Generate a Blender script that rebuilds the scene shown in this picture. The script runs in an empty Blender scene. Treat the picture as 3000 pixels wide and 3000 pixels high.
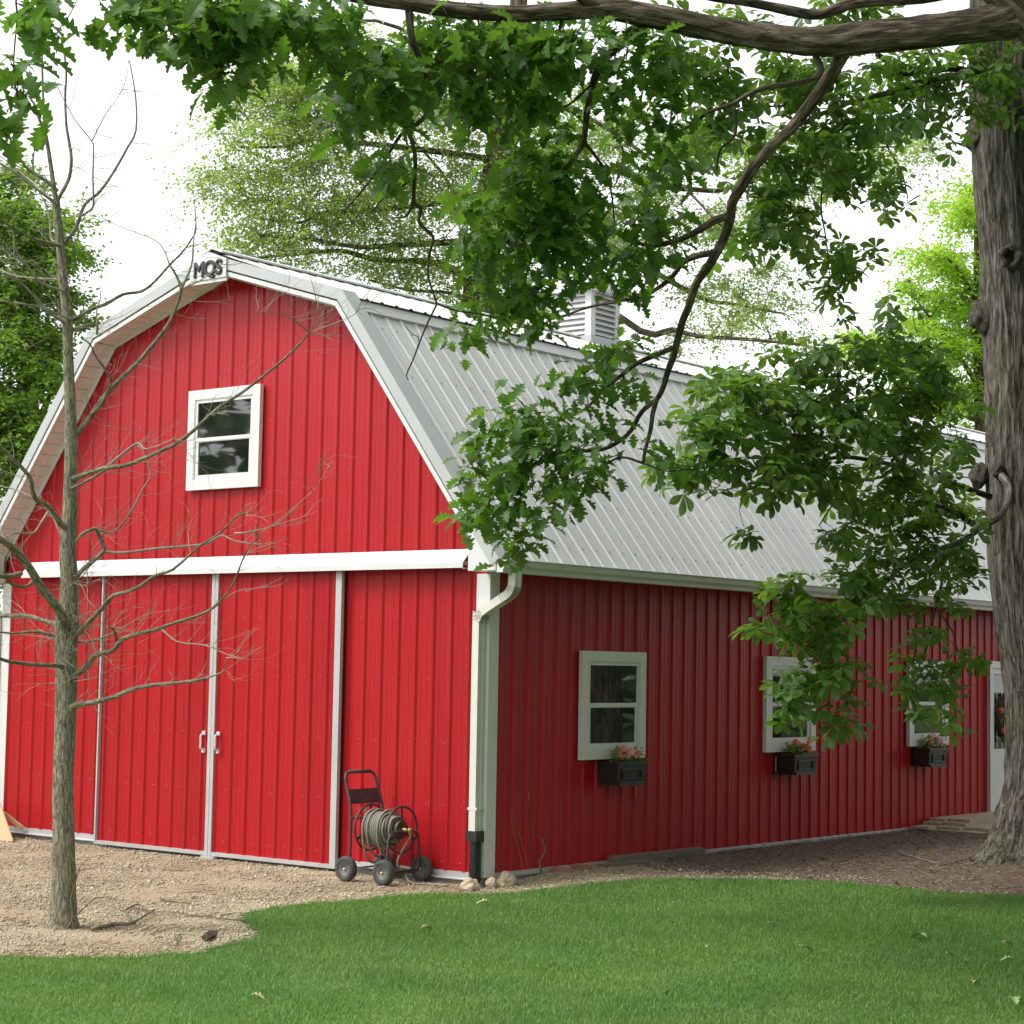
import bpy, bmesh, math, random
import numpy as np
from mathutils import Vector, noise
R = math.radians
rnd = random.Random(7)
NR = np.random.RandomState(11)
scene = bpy.context.scene
COL = scene.collection

# ------------------------------------------------------------------ camera
CAM = np.array([12.0122, -14.7288, 1.9506])
YAW, PITCH, ROLL, FPX = 0.6735, 0.0793, 0.0179, 5787.8     # focal length in photo pixels (3000 wide)
_fw = np.array([-math.sin(YAW)*math.cos(PITCH), math.cos(YAW)*math.cos(PITCH), math.sin(PITCH)])
_r0 = np.array([math.cos(YAW), math.sin(YAW), 0.0]); _u0 = np.cross(_r0, _fw)
CR = _r0*math.cos(ROLL)+_u0*math.sin(ROLL)
CU = -_r0*math.sin(ROLL)+_u0*math.cos(ROLL)
cd = bpy.data.cameras.new('camera'); cam = bpy.data.objects.new('camera', cd); COL.objects.link(cam)
from mathutils import Matrix
cam.matrix_world = Matrix(((CR[0], CU[0], -_fw[0], CAM[0]), (CR[1], CU[1], -_fw[1], CAM[1]),
                           (CR[2], CU[2], -_fw[2], CAM[2]), (0, 0, 0, 1)))
cd.sensor_width = 36; cd.lens = 36*FPX/3000; cd.clip_start = 0.1; cd.clip_end = 2000
scene.camera = cam

# ------------------------------------------------------------------ sky, sun, exposure
SUN_EL, SUN_AZ = R(52), R(215)          # azimuth measured clockwise from +Y
world = bpy.data.worlds.new('World'); scene.world = world; world.use_nodes = True
wn = world.node_tree; wn.nodes.clear()
wo = wn.nodes.new('ShaderNodeOutputWorld'); wb = wn.nodes.new('ShaderNodeBackground')
sk = wn.nodes.new('ShaderNodeTexSky'); sk.sky_type = 'NISHITA'; sk.sun_disc = False
sk.sun_elevation = SUN_EL; sk.sun_rotation = SUN_AZ
sk.air_density = 1.0; sk.dust_density = 1.2; sk.ozone_density = 1.0
hs = wn.nodes.new('ShaderNodeHueSaturation'); hs.inputs['Saturation'].default_value = 0.12
wn.links.new(sk.outputs[0], hs.inputs['Color']); wn.links.new(hs.outputs[0], wb.inputs[0])
wb.inputs[1].default_value = 0.15
wn.links.new(wb.outputs[0], wo.inputs[0])
sd = bpy.data.lights.new('sun', 'SUN'); sd.energy = 1.35; sd.angle = R(20); sd.color = (1.0, 0.96, 0.9)
sun = bpy.data.objects.new('sun', sd); COL.objects.link(sun)
_sd = Vector((math.sin(SUN_AZ)*math.cos(SUN_EL), math.cos(SUN_AZ)*math.cos(SUN_EL), math.sin(SUN_EL)))
sun.rotation_euler = (-_sd).to_track_quat('-Z', 'Y').to_euler(); sun.location = _sd*60
scene.view_settings.view_transform = 'Standard'; scene.view_settings.look = 'None'
scene.view_settings.gamma = 1; scene.view_settings.exposure = 1.2; scene.view_settings.use_curve_mapping = False
scene.render.engine = 'CYCLES'
scene.cycles.max_bounces = 8; scene.cycles.transparent_max_bounces = 8

# ------------------------------------------------------------------ geometry of the view (photo px -> place)
def ray(px, py): return _fw+CR*((px-1500)/FPX)-CU*((py-1500)/FPX)
def at(px, py, d): return CAM+ray(px, py)*d
def gnd(px, py, z=-.12):
    k = ray(px, py); return CAM+k*((z-CAM[2])/k[2])
def onx(px, py, x):
    k = ray(px, py); return CAM+k*((x-CAM[0])/k[0])
def ony(px, py, y):
    k = ray(px, py); return CAM+k*((y-CAM[1])/k[1])
def project(P):
    d = np.asarray(P)-CAM; z = d@_fw; zz = np.where(np.abs(z) < 1e-6, 1e-6, z)
    return 1500+FPX*(d@CR)/zz, 1500-FPX*(d@CU)/zz, z
def sstep(a, b, x):
    t = np.clip((np.asarray(x, float)-a)/(b-a), 0, 1); return t*t*(3-2*t)
def gh(x, y):
    """height of the ground"""
    return -.12+.085*sstep(.0, 1.3, y)*sstep(-.6, .0, x)*(1-.6*sstep(2.0, 5, x))

# ------------------------------------------------------------------ materials
def mat_new(name):
    m = bpy.data.materials.new(name); m.use_nodes = True
    nt = m.node_tree; nt.nodes.clear()
    return m, nt, nt.nodes.new('ShaderNodeOutputMaterial')
def N(nt, t, **kw):
    n = nt.nodes.new(t)
    for k, v in kw.items():
        if k in n.inputs.keys(): n.inputs[k].default_value = v
        else: setattr(n, k, v)
    return n
def ramp(nt, fac, stops):
    r = nt.nodes.new('ShaderNodeValToRGB'); e = r.color_ramp.elements
    while len(e) < len(stops): e.new(0.5)
    for q, (p, c) in zip(e, stops):
        q.position = p; q.color = (*c, 1) if len(c) == 3 else c
    nt.links.new(fac, r.inputs[0]); return r.outputs[0]
def coords(nt, scale=(1, 1, 1), attr=None):
    if attr: src = N(nt, 'ShaderNodeAttribute', attribute_name=attr).outputs['Vector']
    else: src = nt.nodes.new('ShaderNodeTexCoord').outputs['Object']
    mp = N(nt, 'ShaderNodeMapping'); mp.inputs['Scale'].default_value = scale
    nt.links.new(src, mp.inputs[0]); return mp.outputs[0]
def noise_tex(nt, vec, scale, detail=4, rough=.55):
    n = N(nt, 'ShaderNodeTexNoise', Scale=scale, Detail=detail, Roughness=rough)
    nt.links.new(vec, n.inputs['Vector']); return n.outputs['Fac']
def mixc(nt, fac, a, b, mode='MIX'):
    m = nt.nodes.new('ShaderNodeMix'); m.data_type = 'RGBA'; m.blend_type = mode
    for s, v in ((0, fac), (6, a), (7, b)):
        if hasattr(v, 'is_output'): nt.links.new(v, m.inputs[s])
        else: m.inputs[s].default_value = v if s == 0 else ((*v, 1) if len(v) == 3 else v)
    return m.outputs[2]
def bump(nt, h, strength, dist=.01):
    b = N(nt, 'ShaderNodeBump', Strength=strength, Distance=dist)
    nt.links.new(h, b.inputs['Height']); return b.outputs[0]
def simple(name, c1, c2=None, rough=.5, metal=0., scale=6, stretch=(1, 1, 1), bumps=0, bscale=40, detail=5, spec=.5, lo=.3, hi=.7, attr=None, rvar=0., bdist=.01):
    m, nt, out = mat_new(name)
    p = N(nt, 'ShaderNodeBsdfPrincipled', Roughness=rough, Metallic=metal)
    p.inputs['Specular IOR Level'].default_value = spec
    v = coords(nt, stretch, attr)
    if c2 is None: c2 = tuple(x*.85 for x in c1)
    f = noise_tex(nt, v, scale, detail)
    nt.links.new(ramp(nt, f, [(lo, c1), (hi, c2)]), p.inputs['Base Color'])
    if rvar:
        r = N(nt, 'ShaderNodeMapRange'); r.inputs['To Min'].default_value = rough-rvar; r.inputs['To Max'].default_value = rough+rvar
        nt.links.new(f, r.inputs['Value']); nt.links.new(r.outputs[0], p.inputs['Roughness'])
    if bumps: nt.links.new(bump(nt, noise_tex(nt, v, bscale, 6), bumps, bdist), p.inputs['Normal'])
    nt.links.new(p.outputs[0], out.inputs[0]); return m

def red_metal():
    m, nt, out = mat_new('red_painted_steel')
    p = N(nt, 'ShaderNodeBsdfPrincipled', Roughness=.36)
    p.inputs['Specular IOR Level'].default_value = .32
    v = coords(nt, (9, 9, .5)); f = noise_tex(nt, v, 1.2, 5, .6)
    v2 = coords(nt, (.6, .6, .35)); f2 = noise_tex(nt, v2, 1.0, 3)
    c = ramp(nt, f, [(.3, (.37, .007, .012)), (.72, (.42, .014, .019))])
    c = mixc(nt, f2, c, (.385, .008, .013))
    v3 = coords(nt, (30, 30, 1.2)); f3 = noise_tex(nt, v3, 1.0, 6, .7)
    d = ramp(nt, f3, [(.60, (0, 0, 0)), (.9, (.35, .35, .35))])
    c = mixc(nt, d, c, (.42, .10, .09))
    oi = nt.nodes.new('ShaderNodeObjectInfo'); vr = N(nt, 'ShaderNodeMapRange'); vr.inputs['To Min'].default_value = .90; vr.inputs['To Max'].default_value = 1.06
    nt.links.new(oi.outputs['Random'], vr.inputs['Value']); c = mixc(nt, 1.0, c, vr.outputs[0], 'MULTIPLY')
    nt.links.new(c, p.inputs['Base Color'])
    nt.links.new(ramp(nt, f, [(.2, (.30,)*3), (.8, (.46,)*3)]), p.inputs['Roughness'])
    nt.links.new(bump(nt, noise_tex(nt, coords(nt, (2, 2, .7)), 2.2, 2), .12, .02), p.inputs['Normal'])
    nt.links.new(p.outputs[0], out.inputs[0]); return m
def roof_metal():
    m, nt, out = mat_new('grey_roof_steel')
    p = N(nt, 'ShaderNodeBsdfPrincipled', Roughness=.5, Metallic=.1)
    v = coords(nt, (.7, 8, .7)); f = noise_tex(nt, v, 1.0, 6, .65)
    c = ramp(nt, f, [(.3, (.52, .53, .525)), (.7, (.60, .605, .595))])
    v2 = coords(nt, (1, 1, 1)); f2 = noise_tex(nt, v2, .6, 5, .6)
    c = mixc(nt, ramp(nt, f2, [(.5, (0, 0, 0)), (.8, (.5, .5, .5))]), c, (.50, .485, .44))
    oi = nt.nodes.new('ShaderNodeObjectInfo'); vr = N(nt, 'ShaderNodeMapRange'); vr.inputs['To Min'].default_value = .93; vr.inputs['To Max'].default_value = 1.04
    nt.links.new(oi.outputs['Random'], vr.inputs['Value']); c = mixc(nt, 1.0, c, vr.outputs[0], 'MULTIPLY')
    nt.links.new(c, p.inputs['Base Color'])
    nt.links.new(ramp(nt, f, [(.2, (.42,)*3), (.8, (.6,)*3)]), p.inputs['Roughness'])
    nt.links.new(p.outputs[0], out.inputs[0]); return m
def leaf_mat(name, cols, trans=.35, gloss=.06, tr_col=None, rough=.45):
    """cols: colours spread over the leaves one by one"""
    m, nt, out = mat_new(name)
    g = nt.nodes.new('ShaderNodeNewGeometry'); oi = nt.nodes.new('ShaderNodeObjectInfo')
    a = N(nt, 'ShaderNodeMath', operation='ADD'); nt.links.new(g.outputs['Random Per Island'], a.inputs[0]); nt.links.new(oi.outputs['Random'], a.inputs[1])
    fr = N(nt, 'ShaderNodeMath', operation='FRACT'); nt.links.new(a.outputs[0], fr.inputs[0])
    k = len(cols)
    c = ramp(nt, fr.outputs[0], [(i/(k-1), q) for i, q in enumerate(cols)])
    big = noise_tex(nt, coords(nt), .9, 3)
    c2 = mixc(nt, ramp(nt, big, [(.35, (0, 0, 0)), (.65, (.8, .8, .8))]), c, cols[-1])
    d = N(nt, 'ShaderNodeBsdfPrincipled', Roughness=rough); d.inputs['Specular IOR Level'].default_value = gloss*8
    nt.links.new(c2, d.inputs['Base Color'])
    t = nt.nodes.new('ShaderNodeBsdfTranslucent')
    tc = mixc(nt, .75, c2, tr_col or (cols[-1][0]*1.8, cols[-1][1]*1.9, cols[-1][2]*.7))
    nt.links.new(tc, t.inputs[0])
    mx = N(nt, 'ShaderNodeMixShader', Fac=trans)
    nt.links.new(d.outputs[0], mx.inputs[1]); nt.links.new(t.outputs[0], mx.inputs[2]); nt.links.new(mx.outputs[0], out.inputs[0]); return m
def bark_mat(name, c1, c2, c3, sc=14, stretch=.12, bstr=.9, bdist=.03):
    m, nt, out = mat_new(name)
    p = N(nt, 'ShaderNodeBsdfPrincipled', Roughness=.9); p.inputs['Specular IOR Level'].default_value = .15
    v = coords(nt, (1, 1, stretch), 'bark')
    f = noise_tex(nt, v, sc, 8, .65); f2 = noise_tex(nt, coords(nt, (1, 1, .5), 'bark'), 3.0, 4)
    c = ramp(nt, f, [(.32, c1), (.5, c2), (.68, c3)])
    c = mixc(nt, ramp(nt, f2, [(.4, (0, 0, 0)), (.7, (.45, .45, .45))]), c, (c2[0]*.9, c2[1]*1.05, c2[2]*.75))
    fc = noise_tex(nt, coords(nt, (1, 1, stretch*.8), 'bark'), sc*.45, 4, .5)
    sb = N(nt, 'ShaderNodeMath', operation='SUBTRACT'); nt.links.new(fc, sb.inputs[0]); sb.inputs[1].default_value = .5
    ab = N(nt, 'ShaderNodeMath', operation='ABSOLUTE'); nt.links.new(sb.outputs[0], ab.inputs[0])
    ck = ramp(nt, ab.outputs[0], [(.0, (.48,)*3), (.022, (.75,)*3), (.055, (1, 1, 1))])
    c = mixc(nt, 1.0, c, ck, 'MULTIPLY')
    hm = N(nt, 'ShaderNodeMath', operation='MULTIPLY'); nt.links.new(f, hm.inputs[0]); nt.links.new(ck, hm.inputs[1]); f = hm.outputs[0]
    nt.links.new(c, p.inputs['Base Color']); nt.links.new(bump(nt, f, bstr, bdist), p.inputs['Normal'])
    nt.links.new(p.outputs[0], out.inputs[0]); return m
def glass_pane():
    m, nt, out = mat_new('window_glass')
    p = N(nt, 'ShaderNodeBsdfPrincipled', Roughness=.02); p.inputs['IOR'].default_value = 1.75
    f = noise_tex(nt, coords(nt), 3.5, 3)
    nt.links.new(ramp(nt, f, [(.4, (.008, .010, .009)), (.75, (.035, .036, .032))]), p.inputs['Base Color'])
    nt.links.new(bump(nt, noise_tex(nt, coords(nt), 1.6, 1), .05, .02), p.inputs['Normal'])
    nt.links.new(p.outputs[0], out.inputs[0]); return m
def island_mat(name, cols, rough=.9, patch=None, pscale=.5):
    m, nt, out = mat_new(name)
    p = N(nt, 'ShaderNodeBsdfPrincipled', Roughness=rough); p.inputs['Specular IOR Level'].default_value = .2
    g = nt.nodes.new('ShaderNodeNewGeometry'); k = len(cols)
    c = ramp(nt, g.outputs['Random Per Island'], [(i/(k-1), q) for i, q in enumerate(cols)])
    if patch:
        f = noise_tex(nt, coords(nt), pscale, 4)
        c = mixc(nt, ramp(nt, f, [(.42, (0, 0, 0)), (.66, (.8, .8, .8))]), c, patch)
    nt.links.new(c, p.inputs['Base Color']); nt.links.new(p.outputs[0], out.inputs[0]); return m
def grass_mat():
    m, nt, out = mat_new('lawn_grass')
    g = nt.nodes.new('ShaderNodeNewGeometry')
    c = ramp(nt, g.outputs['Random Per Island'], [(0, (.122, .225, .05)), (.45, (.168, .295, .068)), (.8, (.21, .345, .088)), (1, (.33, .40, .18))])
    f = noise_tex(nt, coords(nt, (1, 1, .2)), 1.1, 4); f2 = noise_tex(nt, coords(nt, (1, 1, .2)), .35, 3)
    c = mixc(nt, ramp(nt, f, [(.38, (0, 0, 0)), (.66, (.85, .85, .85))]), c, (.105, .235, .062))
    f3 = noise_tex(nt, coords(nt, (1, 1, .2)), 4.5, 3)
    c = mixc(nt, ramp(nt, f3, [(.56, (0, 0, 0)), (.72, (.6, .6, .6))]), c, (.24, .34, .10))
    c = mixc(nt, ramp(nt, f2, [(.45, (0, 0, 0)), (.7, (.55, .55, .55))]), c, (.18, .32, .06))
    p = N(nt, 'ShaderNodeBsdfPrincipled', Roughness=.5); p.inputs['Specular IOR Level'].default_value = .3
    nt.links.new(c, p.inputs['Base Color'])
    t = nt.nodes.new('ShaderNodeBsdfTranslucent'); nt.links.new(mixc(nt, .5, c, (.19, .40, .06)), t.inputs[0])
    mx = N(nt, 'ShaderNodeMixShader', Fac=.4); nt.links.new(p.outputs[0], mx.inputs[1]); nt.links.new(t.outputs[0], mx.inputs[2])
    nt.links.new(mx.outputs[0], out.inputs[0]); return m

M = dict(
    red=red_metal(), roof=roof_metal(),
    white=simple('white_painted_trim', (.66, .67, .66), (.60, .61, .595), .42, scale=2.5, bumps=.05, bscale=8),
    rake=simple('pale_grey_trim', (.46, .48, .475), (.41, .43, .425), .38, scale=2, spec=.5),
    vinyl=simple('white_vinyl', (.68, .69, .67), (.63, .64, .61), .35, scale=3),
    soffit=simple('white_soffit', (.72, .71, .68), (.64, .62, .58), .5, scale=5),
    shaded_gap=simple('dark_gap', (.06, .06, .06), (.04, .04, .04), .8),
    crease_shade=simple('downspout_crease_shade', (.40, .39, .34), (.34, .33, .29), .5),
    cream=simple('off_white_downspout', (.68, .67, .60), (.61, .60, .53), .38, scale=4),
    concrete=simple('concrete', (.42, .41, .39), (.30, .29, .27), .9, scale=6, bumps=.3),
    flash=simple('galvanised_flashing', (.46, .47, .47), (.55, .56, .56), .4, .3, scale=5),
    glass=glass_pane(), black_plastic=simple('black_corrugated_plastic', (.018, .018, .02), (.028, .028, .03), .45, scale=8),
    letter=simple('black_letter_vinyl', (.02, .02, .025), (.03, .03, .035), .4),
    interior=simple('dim_interior', (.05, .05, .05), (.09, .085, .08), .8),
    blind=simple('white_blind', (.62, .63, .62), (.56, .57, .56), .6),
    rust=simple('rusty_edge', (.15, .075, .05), (.30, .22, .17), .8, scale=14),
    cart=simple('dark_grey_powder_coat', (.050, .044, .050), (.105, .085, .075), .5, .15, scale=9, lo=.45, hi=.8),
    tyre=simple('worn_rubber', (.040, .041, .040), (.085, .082, .076), .85, scale=10, bumps=.2),
    rim=simple('dusty_grey_rim', (.10, .10, .095), (.16, .155, .14), .6, .1, scale=12),
    hose=simple('dusty_olive_hose', (.17, .165, .125), (.27, .25, .20), .65, scale=10),
    brass=simple('brass_fitting', (.42, .27, .10), (.55, .42, .22), .35, .7, scale=14),
    rope=simple('orange_hose_whip', (.55, .22, .05), (.45, .30, .08), .6),
    planter=simple('black_planter_plastic', (.016, .018, .018), (.026, .028, .028), .35, scale=5),
    plank=simple('weathered_plank', (.34, .27, .19), (.47, .39, .28), .85, scale=5, stretch=(4, .6, 8), bumps=.35, bscale=12),
    timber=simple('mossy_grey_timber', (.14, .125, .085), (.22, .19, .14), .9, scale=6, stretch=(4, .6, 6), bumps=.4),
    ply=simple('raw_plywood', (.55, .37, .21), (.48, .30, .16), .7, scale=4, stretch=(6, 6, .8)),
    stone=simple('sandstone', (.42, .33, .23), (.55, .44, .32), .9, scale=7, bumps=.5),
    brick=simple('old_brick', (.30, .13, .08), (.38, .19, .12), .9, scale=10, bumps=.5),
    bark_bare=bark_mat('grey_olive_bark', (.14, .12, .085), (.33, .30, .215), (.50, .46, .36), 70, .25, 1.0, .03),
    bark_limb=bark_mat('grey_brown_oak_bark', (.022, .017, .012), (.12, .095, .068), (.29, .245, .19), 26, .2, 1.0, .04),
    bark_hick=bark_mat('shaggy_grey_bark', (.045, .039, .033), (.165, .148, .125), (.34, .31, .265), 30, .15, 1.0, .06),
    bark_twig=simple('pale_twig_bark', (.34, .30, .235), (.20, .17, .13), .85, scale=8),
    bark_dark=bark_mat('dark_twig_bark', (.022, .018, .012), (.060, .048, .034), (.10, .085, .06), 20, .2, .5, .01),
    oak_leaf=leaf_mat('oak_leaf', [(.024, .068, .014), (.038, .100, .020), (.056, .135, .026), (.10, .20, .036)], .42, .05),
    hick_leaf=leaf_mat('hickory_leaf', [(.036, .090, .020), (.055, .130, .028), (.080, .170, .036), (.13, .23, .05)], .44, .06),
    locust_leaf=leaf_mat('fine_pale_leaf', [(.12, .19, .06), (.165, .25, .08), (.21, .305, .10), (.27, .37, .12)], .5, .03),
    maple_leaf=leaf_mat('broad_green_leaf', [(.05, .12, .024), (.075, .165, .03), (.11, .22, .04), (.20, .33, .055)], .44, .04),
    lime_leaf=leaf_mat('yellow_green_leaf', [(.16, .30, .03), (.22, .38, .04), (.28, .45, .05), (.34, .50, .06)], .5, .03),
    wood_leaf=leaf_mat('far_wood_leaf', [(.030, .070, .018), (.045, .095, .022), (.06, .12, .026), (.08, .15, .03)], .3, .03),
    dead_leaf=simple('pale_fallen_leaf', (.42, .42, .24), (.50, .42, .22), .7, scale=20),
    green_leaf=simple('fresh_fallen_leaf', (.20, .32, .10), (.30, .38, .16), .6, scale=20),
    soil=simple('soil', (.05, .042, .028), (.08, .065, .04), .95, scale=8, bumps=.4),
    turf=simple('turf_base', (.09, .18, .04), (.12, .22, .05), .95, scale=9, bumps=.5),
    far_field=simple('far_grass', (.06, .11, .03), (.08, .14, .04), .95, scale=.5),
    gravel_base=simple('gravel_base', (.38, .31, .20), (.28, .22, .14), .95, scale=16, bumps=.7, detail=8),
    mulch_base=simple('mulch_base', (.095, .068, .047), (.15, .108, .076), .95, scale=20, bumps=.8, detail=8),
    pebble=island_mat('pebbles', [(.29, .245, .165), (.42, .37, .26), (.52, .465, .34), (.60, .56, .44), (.47, .38, .24)], .85, patch=(.30, .215, .125), pscale=.75),
    chip=island_mat('bark_mulch', [(.07, .047, .034), (.13, .09, .063), (.195, .14, .098), (.30, .225, .16), (.16, .10, .065)], .95),
    grass=grass_mat(),
    pink=simple('coral_petals', (.88, .30, .28), (.92, .45, .40), .6, scale=30),
    scarlet=simple('scarlet_petals', (.88, .07, .05), (.92, .14, .09), .6, scale=30),
    magenta=simple('pink_petals', (.88, .14, .26), (.92, .32, .42), .6, scale=30),
    petal_white=simple('white_petals', (.75, .75, .70), (.8, .8, .76), .6, scale=30),
    wreath=simple('brown_vine', (.06, .045, .04), (.11, .085, .07), .9, scale=20),
)

# ------------------------------------------------------------------ mesh building
class MB:
    def __init__(s): s.v = []; s.f = []; s.a = []
    def add(s, vs, fs, at_=None):
        o = len(s.v); s.v += [tuple(map(float, p)) for p in vs]; s.f += [tuple(i+o for i in q) for q in fs]
        s.a += [tuple(map(float, p)) for p in (at_ if at_ is not None else vs)]
        return s
    def box(s, x0, x1, y0, y1, z0, z1):
        if x0 > x1: x0, x1 = x1, x0
        if y0 > y1: y0, y1 = y1, y0
        if z0 > z1: z0, z1 = z1, z0
        return s.add([(x0, y0, z0), (x1, y0, z0), (x1, y1, z0), (x0, y1, z0), (x0, y0, z1), (x1, y0, z1), (x1, y1, z1), (x0, y1, z1)],
                     [(0, 3, 2, 1), (4, 5, 6, 7), (0, 1, 5, 4), (1, 2, 6, 5), (2, 3, 7, 6), (3, 0, 4, 7)])
    def beam(s, a, b, w, h, up=(0, 0, 1)):
        """a rectangular bar from a to b"""
        a, b = Vector(a), Vector(b); d = (b-a).normalized(); up = Vector(up)
        sx = d.cross(up)
        if sx.length < 1e-4: sx = d.cross(Vector((1, 0, 0)))
        sx.normalize(); sy = sx.cross(d)
        vs = []
        for c in (a, b):
            for i, j in ((-1, -1), (1, -1), (1, 1), (-1, 1)): vs.append(c+sx*(w/2*i)+sy*(h/2*j))
        return s.add(vs, [(3, 2, 1, 0), (4, 5, 6, 7), (0, 1, 5, 4), (1, 2, 6, 5), (2, 3, 7, 6), (3, 0, 4, 7)])
    def extrude(s, poly, d):
        """closed planar polygon extruded by vector d"""
        n = len(poly); d = Vector(d); p = [Vector(q) for q in poly]
        return s.add(p+[q+d for q in p], [tuple(range(n))[::-1], tuple(range(n, 2*n))]+[(i, (i+1) % n, n+(i+1) % n, n+i) for i in range(n)])
    def tube(s, path, rad, n=8, caps=True, sq=None, disp=None):
        P = [Vector(q) for q in path]; k = len(P)
        if not hasattr(rad, '__len__'): rad = [rad]*k
        T = [((P[min(i+1, k-1)]-P[max(i-1, 0)]).normalized() if (P[min(i+1, k-1)]-P[max(i-1, 0)]).length > 1e-9 else Vector((0, 0, 1))) for i in range(k)]
        x = T[0].cross(Vector((0, 0, 1)))
        if x.length < .05: x = T[0].cross(Vector((1, 0, 0)))
        x.normalize(); vs = []; at_ = []; L = 0
        for i in range(k):
            if i:
                L += (P[i]-P[i-1]).length
                x = x-T[i]*x.dot(T[i])
                if x.length < 1e-6: x = T[i].orthogonal()
                x.normalize()
            y = T[i].cross(x)
            for j in range(n):
                t = 2*math.pi*j/n; r = rad[i]; c, q = math.cos(t), math.sin(t)
                if sq: e = 1/max(abs(c), abs(q)); c, q = c*e*sq[0], q*e*sq[1]
                if disp: r = r*(1+disp(t, L, i))
                vs.append(P[i]+x*(r*c)+y*(r*q)); rr = max(rad[i], .02); at_.append((c*rr, q*rr, L))
        fs = [(i*n+j, i*n+(j+1) % n, (i+1)*n+(j+1) % n, (i+1)*n+j) for i in range(k-1) for j in range(n)]
        if caps: fs += [tuple(range(n))[::-1], tuple(range((k-1)*n, k*n))]
        return s.add(vs, fs, at_)
    def lathe(s, prof, n=24, axis='z', c=(0, 0, 0)):
        """profile of (radius, along) round an axis"""
        vs = []
        for r, h in prof:
            for j in range(n):
                t = 2*math.pi*j/n; a, b = r*math.cos(t), r*math.sin(t)
                q = {'z': (a, b, h), 'y': (a, h, b), 'x': (h, a, b)}[axis]; vs.append((q[0]+c[0], q[1]+c[1], q[2]+c[2]))
        k = len(prof)
        return s.add(vs, [(i*n+j, i*n+(j+1) % n, (i+1)*n+(j+1) % n, (i+1)*n+j) for i in range(k-1) for j in range(n)])
    def build(s, name, mat, parent=None, org=(0, 0, 0), smooth=False, kind=None):
        me = bpy.data.meshes.new(name)
        o = Vector(org); me.from_pydata([Vector(p)-o for p in s.v], [], s.f)
        me.materials.append(mat)
        if mat.name.endswith('bark') or 'bark' in mat.name:
            a = me.attributes.new('bark', 'FLOAT_VECTOR', 'POINT'); a.data.foreach_set('vector', [c for q in s.a for c in q])
        bm = bmesh.new(); bm.from_mesh(me); bmesh.ops.recalc_face_normals(bm, faces=bm.faces); bm.to_mesh(me); bm.free()
        if smooth: me.polygons.foreach_set('use_smooth', [True]*len(me.polygons))
        return link(name, me, parent, org if parent is None else (0, 0, 0), kind)
def link(name, me, parent=None, loc=(0, 0, 0), kind=None):
    ob = bpy.data.objects.new(name, me); COL.objects.link(ob); ob.location = loc
    if parent is not None: ob.parent = parent
    if kind: ob['kind'] = kind
    return ob
def fast(name, V, F, mat, parent=None, kind=None, smooth=False, org=(0, 0, 0)):
    """large mesh from numpy arrays; F: (m,3) or (m,4)"""
    V = np.asarray(V, np.float32)-np.asarray(org, np.float32); F = np.asarray(F, np.int32); k = F.shape[1]
    me = bpy.data.meshes.new(name); me.vertices.add(len(V)); me.vertices.foreach_set('co', V.ravel())
    me.loops.add(F.size); me.loops.foreach_set('vertex_index', F.ravel()); me.polygons.add(len(F))
    me.polygons.foreach_set('loop_start', np.arange(0, F.size, k, dtype=np.int32))
    me.update(calc_edges=True); me.materials.append(mat)
    if smooth: me.polygons.foreach_set('use_smooth', [True]*len(F))
    return link(name, me, parent, org if parent is None else (0, 0, 0), kind)
def thing(name, label, cat, loc=(0, 0, 0), group=None, rot=0):
    o = bpy.data.objects.new(name, None); COL.objects.link(o); o.location = loc; o.rotation_euler = (0, 0, rot)
    o.empty_display_size = .1
    return tag(o, label, cat, group)
def tag(o, label, cat, group=None):
    o['label'] = label; o['category'] = cat
    if group: o['group'] = group
    return o
def smooth_path(pts, per=4):
    """Catmull-Rom through the points (any dimension)"""
    P = np.asarray(pts, float); k = len(P)
    if k < 3: return np.array([P[0]*(1-t)+P[-1]*t for t in np.linspace(0, 1, per+1)])
    E = np.vstack([2*P[0]-P[1], P, 2*P[-1]-P[-2]]); out = []
    for i in range(k-1):
        a, b, c, d = E[i:i+4]
        for t in np.linspace(0, 1, per, endpoint=False):
            out.append(.5*((2*b)+(-a+c)*t+(2*a-5*b+4*c-d)*t*t+(-a+3*b-3*c+d)*t**3))
    out.append(P[-1]); return np.array(out)

# ================================================================== GROUND
LAWN_PX = [(-400, 2785), (0, 2797), (130, 2806), (220, 2806), (330, 2808), (430, 2803), (560, 2791), (650, 2773), (710, 2757), (750, 2742), (752, 2733),
           (725, 2712), (700, 2698), (705, 2682), (740, 2672), (800, 2662), (880, 2651), (1000, 2641), (1130, 2627), (1260, 2618), (1370, 2620), (1490, 2617),
           (1570, 2608), (1720, 2602), (1880, 2601), (2000, 2602), (2200, 2603), (2414, 2608), (2621, 2621), (2776, 2634), (3000, 2638), (3400, 2650)]
LAWN = [tuple(gnd(*p)[:2]) for p in LAWN_PX]+[(14, 3), (24, -10), (20, -30), (-6, -30), (-12, -12)]
def in_poly(x, y, poly):
    x = np.asarray(x); y = np.asarray(y); c = np.zeros(x.shape, bool); n = len(poly)
    for i in range(n):
        (x1, y1), (x2, y2) = poly[i], poly[i-1]
        if y1 == y2: continue
        k = ((y1 > y) != (y2 > y)) & (x < (x2-x1)*(y-y1)/(y2-y1)+x1); c ^= k
    return c
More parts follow.
